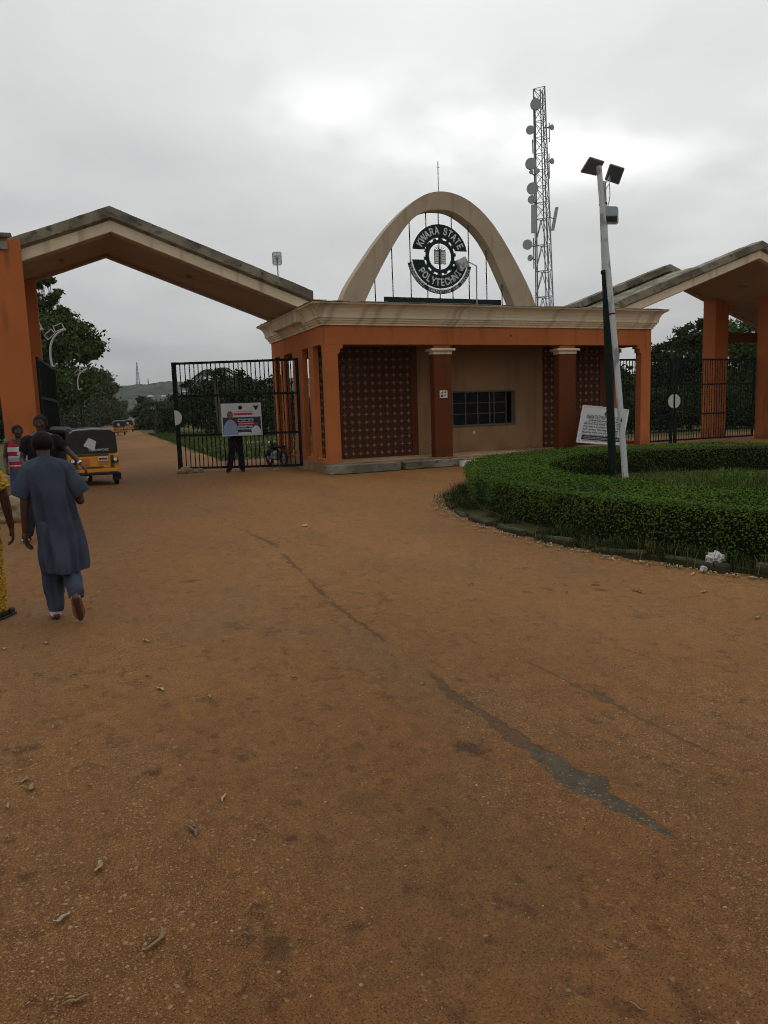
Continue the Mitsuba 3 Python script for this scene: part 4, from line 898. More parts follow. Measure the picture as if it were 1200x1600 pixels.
for key, label, xy, leaf, dens, col in (
    ('A', 'tall broad leafed tree leaning over the road just behind the left gateway', (-10.2, 49.5), .20, 105, (.046, .080, .018)),
    ('B', 'dark leafy tree beside the road, second behind the left gateway', (-9.0, 148), .36, 100, YG),
    ('C', 'hazy tree on the left of the road beyond the second tree', (-4, 171), .40, 85, YG),
    ('D', 'farthest small hazy tree where the road disappears', (2., 227), .46, 60, MG),
    ('E', 'dark tree mostly hidden behind the left orange pillar', (-13, 50), .21, 85, DG),
    ('F', 'small hazy tree right of the road end', (3.4, 96), .24, 60, DG),
    ('G', 'dark bushy tree under the nearer roadside palm', (4.4, 71.7), .20, 75, DG),
    ('H', 'dark tree seen through the closed gate, left of the palm behind it', (4.4, 45.6), .15, 85, DG),
    ('I', 'dark tree seen through the closed gate, right of the palm behind it', (7.6, 46.4), .15, 85, DG),
    ('J', 'dark tree seen through the open side of the gatehouse', (10.4, 40.8), .15, 85, DG),
    ('K', 'dense dark tree directly right of the gatehouse', (34.2, 24.3), .15, 105, DG),
    ('L', 'tallest dense tree left of the far right orange pillar', (34.0, 20.2), .15, 105, DG),
    ('M', 'dense tree behind the far right orange pillar', (35.8, 17.2), .15, 105, (.046, .080, .018)),
    ('O', 'dark tree at the free edge of the closed gate', (3.3, 56.8), .17, 90, DG),
    ('Q', 'low dark trees behind the banner on the closed gate', (7.6, 37.5), .14, 90, DG),
    ('R', 'hazy dark tree right of the road, beyond the palms', (3.2, 85.4), .24, 80, DG),
    ('N', 'tree seen through the right end of the porch', (33.6, 28.9), .15, 80, DG)):
    tree('tree', label, BLOBS[key], xy, leaf, dens, col)
for i, (x, y, r, lab) in enumerate(((23.5, 12.2, 1.5, 'dark bush low behind the right gate, nearest the gatehouse'), (27.2, 12.4, 1.7, 'dark bush low behind the right gate, left of its white disc'), (30.6, 11.6, 1.7, 'dark bush low behind the right gate, right of its white disc'), (33.4, 10.6, 1.8, 'dark bush behind the far right pillar'), (36.2, 9.0, 1.8, 'dark bush at the right frame edge behind the gate'), (20.6, 13.5, 1.4, 'dark bush seen through the right end of the porch'))):
    k = thing('bush', lab, 'bush')
    m, col = crown([(x, y, r*.62, r), (x+r*.8, y+.4, r*.5, r*.8), (x-r*.8, y+.3, r*.55, r*.8), (x, y+.6, r*1.05, r*.7)], .12, 95, DG); put('leaves', m, 'foliage', k, color=col)
    b = MB()
    for _ in range(9): b.tube([[x+rng.normal()*.2, y+rng.normal()*.2, -.05], [x+rng.normal()*r*.6, y+rng.normal()*.5, r*rng.uniform(.6, 1.1)]], [.03, .01], 4)
    put('stems', b.mesh(), 'bark', k)
def palm(label, c, r, lean):
    k = thing('palm_tree', label, 'palm'); c = np.array(c)
    put('trunk', tube(smooth_line([[c[0]+lean, c[1], -.1], [c[0]+lean*.4, c[1], c[2]*.5], c], 10), np.linspace(.20, .13, 10)*1.1, 8), 'bark', k)
    for i in range(17):
        a = i*2.399; el = rng.uniform(-.15, 1.15); L = r*rng.uniform(.9, 1.2)
        d = np.array([math.cos(a), math.sin(a), 0])
        t = np.linspace(0, 1, 12); P = c+np.outer(t*L*math.cos(el*.7), d)+np.outer(t*L*math.sin(el)*.75-.62*L*t**2.2, [0, 0, 1.])
        b = MB(); b.tube(P, np.linspace(.03, .008, 12), 4, col=(.05, .06, .02))
        side = np.cross(d, [0, 0, 1.])
        q = np.linspace(.12, 1, 24); Q = np.stack([np.interp(q, t, P[:, j]) for j in range(3)], 1)
        for s in (-1, 1):
            tip = Q+side*s*(.34*r*np.sin(q*np.pi*.85+.35))[:, None]+d*.14*r+np.outer(-.16*r*rng.uniform(.5, 1.4, 24), [0, 0, 1.])
            v = np.stack([Q-d*.035, Q+d*.035, tip], 1).reshape(-1, 3); b.add(v, np.arange(72).reshape(-1, 3), np.array([.020, .036, .011])*rng.uniform(.7, 1.3))
        put('frond', b.mesh(), 'palm_leaf', k, color=b.col())
palm('feathery palm seen through the top of the closed gate', (3.67, 36.27, 4.75), 1.85, .25)
palm('feathery palm beside the road left of the closed gate', (1.9, 58.6, 3.0), 2.3, -.2)
palm('low palm behind the roadside palm, against the gate edge', (3.6, 62.5, 2.6), 2.0, .2)

# ------------------------------------------------------------------ traffic island with its hedge
HC, HA, HB, IA, IB, HZ = (5.2, -11.5), 6.0, 7.2, 4.52, 5.62, .63
def oval(a, b, n=180):
    t = np.arange(n)*2*np.pi/n
    return np.stack([HC[0]+a*np.cos(t), HC[1]+b*np.sin(t)], 1)
put('island_turf', prism_z(Polygon(oval(6.30, 7.49)), -.02, .05), 'soil', label='low grassy traffic island ringed by the hedge', kind='structure')
HG = thing('hedge', 'low clipped green hedge ringing the grassy island right of the road', 'hedge')
put('branches', rough(refine(prism_z(Polygon(oval(HA-.16, HB-.16), [oval(IA+.14, IB+.14)]), .04, HZ-.07), .35), .05, 2.5, 3), 'twig', HG)
def bumpy(x, y): return meshkit.fbm(np.stack([x*1.6, y*1.6, 0*x], -1), 3, 2)-.5
def hedge_points():
    P, N = [], []
    def keep(x, y, n):                                             # thinner where the hedge lies away from the road
        return rng.uniform(0, 1, n) < np.clip(1.05-(x+1)/18, .35, 1)
    n = 150000; t = rng.uniform(0, 2*np.pi, n); s = rng.uniform(0, 1, n)
    x, y = HC[0]+(IA+(HA-IA)*s)*np.cos(t), HC[1]+(IB+(HB-IB)*s)*np.sin(t)
    e = np.minimum(s, 1-s)*1.5; z = HZ+.09*bumpy(x, y)-.07*np.exp(-e/.07)+rng.normal(size=n)*.018
    k = keep(x, y, n); P.append(np.stack([x, y, z], 1)[k]); N.append(np.tile([0, 0, 1.], (k.sum(), 1)))
    for a, b, sg, n in ((HA, HB, 1, 46000), (IA, IB, -1, 30000)):
        t = rng.uniform(0, 2*np.pi, n); h = rng.beta(1.6, .8, n)
        off = .075*bumpy(9*np.cos(t)+3, 9*np.sin(t)+h)*2-.10*(1-h)**1.3+rng.normal(size=n)*.035-.05*np.exp(-(1-h)/.06)
        x, y = HC[0]+(a+sg*off)*np.cos(t), HC[1]+(b+sg*off)*np.sin(t); z = .05+h*(HZ-.03+.07*bumpy(x, y))
        k = keep(x, y, n); P.append(np.stack([x, y, z], 1)[k]); N.append((np.stack([np.cos(t), np.sin(t), .9+0*t], 1)*[sg, sg, 1])[k])
    return np.vstack(P), np.vstack(N)
P, N = hedge_points()
hl = .0150*rng.uniform(.6, 1.4, len(P))
col = leaf_colors(len(P), (.054, .108, .014), .26, .4)
lo = np.repeat(meshkit.fbm(P*[1.1, 1.1, 2.], 3, 31), 4)[:, None]; col = col*(.72+.56*lo)
col = np.where(np.repeat(rng.uniform(0, 1, len(P)) < .022, 4)[:, None], np.array([.13, .075, .03])*rng.uniform(.5, 1.3, (len(col), 1)), col).clip(0, 1)
put('leaves', leaves(P, hl, N, 1., .55), 'hedge_leaf', HG, color=col, kind='stuff')
sp = rng.choice(len(P), 1500); b = MB()
up_ = P[sp]; up_ = up_[up_[:, 2] > HZ-.12]
for p in up_[:420]:
    b.tube([p-[0, 0, .05], p+[rng.normal()*.03, rng.normal()*.03, rng.uniform(.03, .12)]], [.004, .002], 3)
put('shoots', b.mesh(), 'twig', HG, kind='stuff')
def blades(x, y, z, h, w, base, var=.35, dry=.1):
    n = len(x); a = rng.uniform(0, 2*np.pi, n); d = np.stack([np.cos(a), np.sin(a), 0*a], 1); L = rng.uniform(.1, .75, n)*h
    p = np.stack([x, y, z], 1); up = np.array([0, 0, 1.]); s = np.cross(d, up)*w[:, None] if hasattr(w, '__len__') else np.cross(d, up)*w
    m = p+d*(L*.3)[:, None]+up*(h*.62)[:, None]; tp = p+d*L[:, None]+up*h[:, None]
    v = np.stack([p-s, p+s, m+s*.7, m-s*.7, tp], 1).reshape(-1, 3); k = np.arange(n)[:, None]*5
    c = np.array(base)*rng.uniform(1-var, 1+var, (n, 1)); c = np.where(rng.uniform(0, 1, (n, 1)) < dry, np.array([.16, .12, .05])*rng.uniform(.6, 1.2, (n, 1)), c)
    return (v, np.vstack([k+[0, 1, 2], k+[0, 2, 3], k+[3, 2, 4]])), np.repeat(c, 5, 0)
n = 42000; r = np.sqrt(rng.uniform(0, 1, n)); t = rng.uniform(0, 2*np.pi, n)
x, y = HC[0]+IA*.99*r*np.cos(t), HC[1]+IB*.99*r*np.sin(t); tall = meshkit.fbm(np.stack([x*.9, y*.9, 0*x], -1), 3, 6)
m, c = blades(x, y, 0*x+.04, (.07+.26*np.clip(tall-.36, 0, 1)*2.2)*rng.uniform(.5, 1.25, n), .006, (.066, .108, .020), .4, .07)
put('island_grass', m, 'grass_blade', color=c, label='long green grass growing inside the hedge ring', category='grass', kind='stuff')
n = 26000; t = rng.uniform(math.pi*.55, math.pi*1.62, n); o = np.abs(rng.normal(size=n))*.20-.02
x, y = HC[0]+(HA+o)*np.cos(t)*1.0, HC[1]+(HB+o)*np.sin(t); cl = meshkit.fbm(np.stack([x*1.5, y*1.5, 0*x], -1), 3, 12); kk = cl > .36
m, c = blades(x[kk], y[kk], 0*x[kk]+.03, rng.uniform(.03, .15, kk.sum())*np.clip((cl[kk]-.36)*5, .3, 1.3), .005, (.026, .042, .012), .4, .12)
put('verge_weeds', m, 'grass_blade', color=c, label='tufts of weeds along the foot of the hedge', category='weeds', kind='stuff')
n = 26000; yy = rng.uniform(8.8, 60, n)**1.; xx = road_c(yy)+3.2+rng.uniform(0, 1, n)**1.5*14
m, c = blades(xx, yy, 0*xx, rng.uniform(.06, .22, n), .014, (.050, .080, .020), .4, .1)
put('lawn_grass', m, 'grass_blade', color=c, label='grass on the lawn seen through the closed gate', category='grass', kind='stuff')
# kerb stones, half buried round the island
KERB = [f'mossy half buried kerb stone, {w} to the left of the white plastic bag' for w in ('seventh', 'sixth', 'fifth', 'fourth', 'third', 'second', 'first')]+['mossy half buried kerb stone right beside the white plastic bag', 'mossy half buried kerb stone right of the plastic bag, at the frame edge']
for i, tt in enumerate((2.56, 2.70, 2.83, 2.965, 3.10, 3.235, 3.37, 3.50, 3.63)):
    cx, cy = HC[0]+6.33*math.cos(tt), HC[1]+7.52*math.sin(tt); tx, ty = -6.33*math.sin(tt), 7.52*math.cos(tt); L = math.hypot(tx, ty)
    a = math.atan2(ty, tx)
    m = rough(cbox(-.36, .36, -.06, .06, -.06, .085+.02*rng.normal(), .02), .028, 6, i, .07)
    put('kerb_stone', m, 'mossy_concrete', to_world=T().translate([cx, cy, 0]).rotate([0, 0, 1], math.degrees(a)+rng.normal()*3).rotate([0, 1, 0], rng.normal()*2.5),
        label=KERB[i], category='kerb stone', group='kerb stones round the hedge')
put('kerb_stone', rough(cbox(-.75, .75, -.08, .08, -.02, .17, .01), .012, 7, 3, .08), 'white_sheet', to_world=T().translate([4.65, -.50, 0]).rotate([0, 0, 1], 3), label='white painted kerb stone in front of the porch step, left of the hedge', category='kerb stone')

# ------------------------------------------------------------------ people
from scipy import sparse
def taubin(v, f, it=10, lam=.5, mu=-.53):
    e = np.vstack([f[:, [0, 1]], f[:, [1, 2]], f[:, [2, 0]]]); n = len(v)
    A = sparse.coo_matrix((np.ones(len(e)*2), (np.r_[e[:, 0], e[:, 1]], np.r_[e[:, 1], e[:, 0]])), (n, n)).tocsr(); A.data[:] = 1
    Dg = sparse.diags(1/np.maximum(np.asarray(A.sum(1)).ravel(), 1)); L = Dg@A
    for _ in range(it):
        v = v+lam*(L@v-v); v = v+mu*(L@v-v)
    return v
def ball(p, r): return m3.Manifold.sphere(r, 14).translate([float(q) for q in p])
def bone(*pr): return m3.Manifold.batch_hull([ball(p, r) for p, r in pr])
def solid(vf): return m3.Manifold(m3.Mesh(np.asarray(vf[0], np.float32), np.asarray(vf[1], np.uint32)))
def finish(man, length, it, wr=None):
    q = man.refine_to_length(length).to_mesh(); v, f = np.array(q.vert_properties[:, :3], float), np.array(q.tri_verts, int)
    m = trimesh.Trimesh(v, f, process=True); v, f = np.array(m.vertices), np.array(m.faces)
    v = taubin(v, f, it)
    if wr:
        amp, fr, seed = wr; n = vnormals(v, f); v = v+n*((meshkit.fbm(v*np.array(fr), 3, seed)-.5)*2*amp)[:, None]
    return v, f
unit = lambda a: np.asarray(a, float)/np.linalg.norm(a)
def hand_bones(wrist, d, side, pn, curl=.5, s=1.):
    """wrist point, d = direction of the fingers, side = towards the thumb, pn = palm normal; five bent fingers of unequal length"""
    w, d, side, pn = np.asarray(wrist, float), unit(d), unit(side), unit(pn); B = []
    k = [w+d*.085*s+side*q*s for q in (.030, .010, -.010, -.028)]
    B.append(bone((w, .024*s), (w+d*.03*s+side*.022*s, .016*s), (w+d*.03*s-side*.022*s, .016*s), (k[0], .0125*s), (k[3], .011*s)))
    for i, (L, q) in enumerate(zip((.070, .080, .074, .056), k)):
        p, a, r = q, .15, .0098*s
        spread = side*(.10, .03, -.04, -.12)[i]
        for j, fr in enumerate((.45, .32, .23)):
            a += curl*(.45, .75, .55)[j]; e = p+unit(d*math.cos(a)+pn*math.sin(a)+spread)*L*fr*s
            B.append(bone((p, r), (e, r*.93))); p, r = e, r*.93
    p = w+d*.025*s+side*.024*s; e = p+unit(d*.55+side*.75+pn*.25)*.042*s; B.append(bone((p, .014*s), (e, .0115*s)))
    e2 = e+unit(d*.9+side*.25+pn*.3)*.034*s; B.append(bone((e, .0115*s), (e2, .0095*s)))
    return B
def head_bones(c, f, s=1.):
    """c = middle of the head, f = the way it faces"""
    f = unit(f); u = np.array([0, 0, 1.]); u = unit(u-f*np.dot(u, f)); r = np.cross(f, u); c = np.asarray(c, float)
    q = lambda x, y, z: c+r*x*s+f*y*s+u*z*s
    return [bone((q(-.012, -.028, .030), .078*s), (q(.012, -.028, .030), .078*s), (q(0, .025, .035), .070*s), (q(0, -.02, .055), .068*s)),
            bone((q(-.022, .042, -.012), .045*s), (q(.022, .042, -.012), .045*s), (q(0, .03, .03), .062*s), (q(0, -.01, -.02), .065*s)),
            bone((q(-.030, .018, -.062), .030*s), (q(.030, .018, -.062), .030*s), (q(0, .060, -.082), .022*s), (q(0, .03, -.02), .055*s)),
            bone((q(0, .088, .012), .008*s), (q(0, .108, -.022), .0125*s), (q(-.016, .092, -.026), .009*s), (q(.016, .092, -.026), .009*s)),
            bone((q(-.018, .083, -.052), .0085*s), (q(.018, .083, -.052), .0085*s), (q(0, .092, -.050), .009*s)),
            bone((q(-.018, .080, -.066), .0085*s), (q(.018, .080, -.066), .0085*s), (q(0, .089, -.067), .010*s)),
            bone((q(-.030, .082, .022), .010*s), (q(-.010, .088, .022), .009*s)), bone((q(.030, .082, .022), .010*s), (q(.010, .088, .022), .009*s)),
            bone((q(-.083, -.008, .012), .014*s), (q(-.081, -.004, -.026), .010*s), (q(-.090, -.016, .010), .009*s)),
            bone((q(.083, -.008, .012), .014*s), (q(.081, -.004, -.026), .010*s), (q(.090, -.016, .010), .009*s))], q
SKIN = np.array([.055, .025, .014])
def figure(root, J, place, face=(0, 1, 0), skin=SKIN, hands=None, feet=True, hair=True, eyes=False):
    """the body as one continuous skin mesh from the joints J, with hair and eyes as children"""
    g = lambda k: np.array(J[k], float); B, q = head_bones(g('head'), face)
    B += [bone((g('neck'), .056), (g('head')-[0, 0, .05]-np.array(face)*.018, .056)), bone((g('neck'), .06), (g('lsho'), .055), (g('rsho'), .055), (g('chest'), .10)),
          bone((g('chest')+[-.06, 0, .02], .09), (g('chest')+[.06, 0, .02], .09), (g('pelvis')+[-.05, 0, .05], .08), (g('pelvis')+[.05, 0, .05], .08)),
          bone((g('pelvis')+[-.05, 0, 0], .085), (g('pelvis')+[.05, 0, 0], .085), (g('lhip'), .075), (g('rhip'), .075))]
    for s in 'lr':
        B += [bone((g(s+'sho'), .056), (g(s+'elb'), .040)), bone((g(s+'elb'), .041), (g(s+'elb')*.6+g(s+'wri')*.4, .038), (g(s+'wri'), .027)),
              bone((g(s+'hip'), .075), (g(s+'kne'), .052)), bone((g(s+'kne'), .057), (g(s+'kne')*.65+g(s+'ank')*.35, .055), (g(s+'ank'), .038)),
              bone((g(s+'ank'), .038), (g(s+'heel'), .033)), bone((g(s+'ank'), .036), (g(s+'heel'), .030), (g(s+'toe'), .026))]
    for h in (hands or []): B += hand_bones(*h)
    man = m3.Manifold.batch_boolean(B, m3.OpType.Add)
    v, f = finish(man, .0125, 6)
    c = np.tile(skin, (len(v), 1))*(.9+.25*meshkit.fbm(v*30, 2, 4))[:, None]
    lip = np.linalg.norm((v-q(0, .09, -.060))*[1, 1, 1.6], axis=1) < .026; c[lip] = skin*[1.25, .85, .85]
    put('body', (v, f), 'skin', root, True, to_world=place, color=c)
    if hair:
        hm = bone((q(-.013, -.030, .034), .084), (q(.013, -.030, .034), .084), (q(0, .018, .048), .073), (q(0, -.02, .062), .074)) - solid(cbox(-1, 1, -1, 1, -2, 0)).translate([float(t) for t in q(0, 0, -.030)])
        cut = np.array(face, float); hm = hm-m3.Manifold.batch_hull([ball(q(-.1, .13, -.03), .06), ball(q(.1, .13, -.03), .06), ball(q(-.1, .12, -.12), .06), ball(q(.1, .12, -.12), .06), ball(q(-.1, .05, -.12), .05), ball(q(.1, .05, -.12), .05)])
        put('hair', finish(hm, .014, 3, (.003, (90, 90, 90), 3)), 'hair', root, True, to_world=place)
    if eyes:
        for s in (-1, 1): 
            put('eye', tuple(np.array(a) for a in (lambda m: (m.vertices*[1, 1, .6]+q(s*.029, .073, .006), m.faces))(trimesh.creation.icosphere(2, .0125))), 'eye_white', root, True, to_world=place)
            put('pupil', tuple(np.array(a) for a in (lambda m: (m.vertices+q(s*.029, .0835, .006), m.faces))(trimesh.creation.icosphere(1, .0048))), 'hair', root, True, to_world=place)
    return q
def loft_cloth(sec, n=84, rows=46, seed=0, k=(5, 8, 13)):
    """a hanging tube of cloth: sections (z, cx, cy, rx, ry, fold); folds run down it"""
    S = np.array(sec, float); t = np.linspace(0, 1, rows); s = np.linspace(0, 1, len(S))
    S = np.stack([np.interp(t, s, S[:, j]) if len(S) < 3 else CubicSpline(s, S[:, j])(t) for j in range(6)], 1)
    a = np.arange(n)*2*np.pi/n; r0 = np.random.default_rng(seed); ph = r0.uniform(0, 6.28, 6); R = []
    for i, (z, cx, cy, rx, ry, fo) in enumerate(S):
        w = sum(np.cos(kk*a+ph[j]+1.6*math.sin(2.2*t[i]+ph[j+3]))/(1+.45*j) for j, kk in enumerate(k))
        q = 1+fo*w/1.6
        R.append(np.stack([cx+rx*q*np.sign(np.cos(a))*np.abs(np.cos(a))**.88, cy+ry*q*np.sign(np.sin(a))*np.abs(np.sin(a))**.88, z+0*a], 1))
    v, f = loft_closed(R)
    return v, (f if S[-1, 0] > S[0, 0] else f[:, ::-1])
def sleeve(a, b, r0, r1, n=28, seed=1, m=10):
    a, b = np.array(a, float), np.array(b, float); r = np.linspace(0, 1, m)
    rad = r0+(r1-r0)*r; v, f = tube(a+np.outer(r, b-a), rad*(1+.05*np.sin(r*11+seed)), n)
    return v, f
def cloth(name, parts, material, root, place, length=.022, it=5, wr=(.006, (14, 14, 6), 2), **t):
    man = m3.Manifold.batch_boolean([p if isinstance(p, m3.Manifold) else solid(p) for p in parts], m3.OpType.Add)
    return put(name, finish(man, length, it, wr), material, root, True, to_world=place, **t)
def shoe(name, heel, toe, ank, w, material, root, place, sole=None, up=(0, 0, 1)):
    h, t_, u = np.array(heel, float), np.array(toe, float), unit(up); d = unit(t_-h); s = unit(np.cross(d, u))
    m = m3.Manifold.batch_hull([ball(h+u*.045, .036), ball(h+u*.028+s*w*.55, .020), ball(h+u*.028-s*w*.55, .020), ball(h+(t_-h)*.68+u*.030+s*w*.75, .020), ball(h+(t_-h)*.68+u*.030-s*w*.75, .020), ball(t_+u*.026, .022), ball(h+(t_-h)*.25+u*.07, .034)])
    k = put(name, finish(m, .012, 4), material, root, True, to_world=place)
    if sole:
        pts = []
        for q, ww in ((-.05, .55), (.0, .85), (.3, .78), (.68, 1.1), (.95, .80), (1.08, .35)):
            for sg in (-1, 1):
                for lift in (-.002, .020): pts.append(h+(t_-h)*q+s*sg*ww*w*1.12+u*lift)
        m = m3.Manifold.hull_points(np.array(pts)); put('sole', finish(m, .014, 3), sole, k, True, to_world=place)
    return k

# 1 the man in the blue kaftan, walking away
P1 = thing('person', 'man in a loose blue grey kaftan and trousers walking away from us, one heel lifted', 'person')
pl1 = T().translate([-6.85, -12.93, 0]).rotate([0, 0, 1], 2).scale([.90, .95, .958])
J = dict(head=(-.035, .03, 1.60), neck=(-.03, -.01, 1.455), chest=(-.015, 0, 1.24), pelvis=(.02, 0, .93), lsho=(-.19, 0, 1.40), rsho=(.165, 0, 1.40), lelb=(-.235, -.02, 1.10), lwri=(-.255, .03, .845),
         relb=(.255, .02, 1.09), rwri=(.20, .27, 1.15), lhip=(-.075, 0, .90), rhip=(.115, 0, .90), lkne=(-.06, .10, .50), rkne=(.11, .05, .49), lank=(-.045, .06, .09), rank=(.135, -.24, .29),
         lheel=(-.05, .03, .035), ltoe=(-.06, .24, .03), rheel=(.125, -.325, .255), rtoe=(.155, -.255, .055))
figure(P1, J, pl1, (.04, 1, -.03), hands=[((-.255, .035, .83), (.02, .18, -.98), (.25, .95, .15), (.97, -.2, 0), .42, 1.05), ((.20, .28, 1.155), (-.3, .9, .25), (-.5, .1, .8), (-.8, -.4, -.2), .9)])
tun = loft_cloth([(.455, .070, -.03, .170, .158, .26), (.62, .064, -.01, .185, .165, .24), (.86, .040, .01, .184, .152, .19), (1.08, .008, .005, .180, .145, .13), (1.27, -.015, 0, .190, .140, .06), (1.375, -.02, 0, .195, .122, .01), (1.445, -.028, -.005, .13, .095, 0), (1.50, -.03, -.002, .070, .074, 0)], seed=5, k=(4, 7, 11), rows=60)
yoke = lambda a, c, n, r=.074: bone((a, r), (n, r*1.0), (c, r))
cloth('kaftan', [tun, yoke((-.175, 0, 1.388), (.15, 0, 1.388), (-.03, -.005, 1.44), .078), sleeve((-.155, 0, 1.40), (-.272, -.01, 1.155), .084, .088), sleeve((.13, 0, 1.40), (.268, .015, 1.15), .084, .092)], 'blue_cloth', P1, pl1, .016, 3, (.016, (10, 10, 2.6), 4))
cloth('collar', [tube([[-.03, -.005, 1.465], [-.032, .0, 1.505]], [.068, .062], 24)], 'blue_cloth', P1, pl1, .02, 2, None)
for s in (((-.155, 0, 1.40), (-.272, -.01, 1.155)), ((.13, 0, 1.40), (.268, .015, 1.15))):
    a, c = np.array(s[0]), np.array(s[1]); d = unit(c-a); put('sleeve_hem', tube([c-d*.046, c-d*.040], .0945, 28), 'denim', P1, to_world=pl1)
leg1 = loft_cloth([(.085, -.045, .055, .070, .075, .05), (.22, -.05, .07, .085, .088, .07), (.42, -.055, .07, .102, .10, .06), (.66, -.045, .03, .115, .115, .03), (.93, -.02, 0, .12, .12, .0)], 60, 30, 3)
c_ = [np.array(J['rank'])+[-.005, -.015, -.045], np.array(J['rank'])*.6+np.array(J['rkne'])*.4, np.array(J['rkne']), (np.array(J['rkne'])+np.array(J['rhip']))/2, np.array(J['rhip'])]
v_, f_ = tube(smooth_line(c_, 26), np.interp(np.linspace(0, 1, 26), [0, .25, .5, 1], [.066, .084, .100, .12])*(1+.06*np.sin(np.arange(26)*1.3)), 32)
cloth('trousers', [leg1, (v_, f_)], 'blue_cloth', P1, pl1, .016, 3, (.016, (12, 12, 7), 7))
shoe('shoe', J['lheel'], J['ltoe'], J['lank'], .042, 'shoe_white', P1, pl1, 'shoe_white')
k = shoe('shoe', J['rheel'], J['rtoe'], J['rank'], .046, 'brown_leather', P1, pl1, 'sole_tan', (.03, .96, .30))
tag(k, 'lifted brown shoe showing its tan sole')

# 2 the man in the yellow print, cut by the left edge of the frame
P2 = thing('person', 'person in yellow printed clothes and dark slippers, cut off by the left edge', 'person')
pl2 = T().translate([-7.50, -12.60, 0]).rotate([0, 0, 1], -8)
J = dict(head=(0, .03, 1.63), neck=(0, 0, 1.48), chest=(0, 0, 1.26), pelvis=(0, 0, .95), lsho=(-.19, 0, 1.42), rsho=(.19, 0, 1.42), lelb=(-.25, -.03, 1.13), lwri=(-.25, .06, .88), relb=(.265, .0, 1.10), rwri=(.285, .07, .82),
         lhip=(-.09, 0, .92), rhip=(.09, 0, .92), lkne=(-.10, .05, .50), rkne=(.115, .03, .50), lank=(-.10, -.02, .08), rank=(.13, 0, .08), lheel=(-.10, -.05, .04), ltoe=(-.12, .17, .035), rheel=(.125, -.03, .045), rtoe=(.20, .175, .04))
figure(P2, J, pl2, (.1, 1, 0), hands=[((.285, .075, .80), (.05, .15, -.98), (-.2, .97, .1), (-.97, -.1, 0), .5), ((-.25, .065, .86), (0, .15, -.98), (.2, .97, .1), (.97, -.1, 0), .5)])
tun = loft_cloth([(.80, 0, 0, .205, .145, .04), (1.05, 0, 0, .20, .14, .025), (1.28, 0, 0, .205, .135, .012), (1.40, 0, 0, .19, .11, 0), (1.47, 0, 0, .10, .085, 0), (1.495, 0, 0, .068, .07, 0)], seed=8)
cloth('shirt', [tun, yoke((-.18, 0, 1.405), (.18, 0, 1.405), (0, 0, 1.44)), sleeve((-.12, 0, 1.41), (-.235, -.02, 1.17), .088, .092), sleeve((.12, 0, 1.41), (.248, 0, 1.15), .088, .092)], 'ankara_cloth', P2, pl2)
cloth('trousers', [loft_cloth([(.075, -.11, -.01, .075, .08, .05), (.3, -.105, .01, .085, .088, .05), (.6, -.10, .02, .10, .105, .03), (.94, -.06, 0, .115, .115, 0)], 60, 28, 2),
                   loft_cloth([(.075, .13, 0, .078, .085, .05), (.3, .122, .01, .086, .09, .05), (.6, .105, .02, .102, .105, .03), (.94, .06, 0, .115, .115, 0)], 60, 28, 4)], 'ankara_cloth', P2, pl2)
for s in 'lr':
    h, t_ = np.array(J[s+'heel']), np.array(J[s+'toe']); h = h*[1, 1, 0]; t_ = t_*[1, 1, 0]; d = unit(t_-h); sd = np.cross(d, [0, 0, 1.])
    m = m3.Manifold.hull_points(np.array([h+(t_-h)*q+sd*sg*w+[0, 0, z] for q, w in ((-.16, .025), (0, .04), (.6, .05), (1.0, .045), (1.16, .02)) for sg in (-1, 1) for z in (.002, .020)]))
    k = put('slipper', finish(m, .02, 2), 'slipper_blue', P2, True, to_world=pl2)
    c = h+(t_-h)*.62; put('strap', tube([c+sd*.05+[0, 0, .015], c+sd*.035+[0, 0, .062], c+[0, 0, .075], c-sd*.035+[0, 0, .062], c-sd*.05+[0, 0, .015]], .013, 6), 'slipper_blue', k, to_world=pl2)

# 3 the man in the striped jersey, facing us
P3 = thing('person', 'man in a red and white striped sleeveless jersey facing us by the left pillar', 'person')
pl3 = T().translate([-7.50, -4.55, 0]).rotate([0, 0, 1], 176).scale([1.03, 1., .965])
J = dict(head=(0, .03, 1.61), neck=(0, 0, 1.455), chest=(0, 0, 1.24), pelvis=(0, 0, .93), lsho=(-.185, 0, 1.40), rsho=(.185, 0, 1.40), lelb=(-.25, -.03, 1.12), lwri=(-.24, .12, .92), relb=(.25, -.02, 1.12), rwri=(.22, .14, .95),
         lhip=(-.09, 0, .91), rhip=(.09, 0, .91), lkne=(-.09, .03, .49), rkne=(.08, .02, .49), lank=(-.09, -.02, .08), rank=(.07, -.02, .08), lheel=(-.09, -.05, .04), ltoe=(-.10, .16, .035), rheel=(.07, -.05, .04), rtoe=(.08, .16, .035))
figure(P3, J, pl3, (-.35, 1, .02), skin=SKIN*.85, eyes=True, hands=[((-.24, .125, .905), (0, .4, -.9), (.3, .9, .3), (.95, -.2, 0), .6), ((.22, .145, .935), (0, .4, -.9), (-.3, .9, .3), (-.95, -.2, 0), .6)])
SEC = [(.84, 0, 0, .195, .135, .03), (1.02, 0, 0, .19, .13, .02), (1.22, 0, 0, .20, .13, .01), (1.36, 0, 0, .195, .115, 0), (1.43, 0, 0, .165, .085, 0)]
jer = solid(loft_cloth(SEC, seed=3))-m3.Manifold.batch_hull([ball((0, .10, 1.43), .075), ball((0, .16, 1.36), .06), ball((0, .12, 1.6), .1), ball((0, .0, 1.5), .085)])
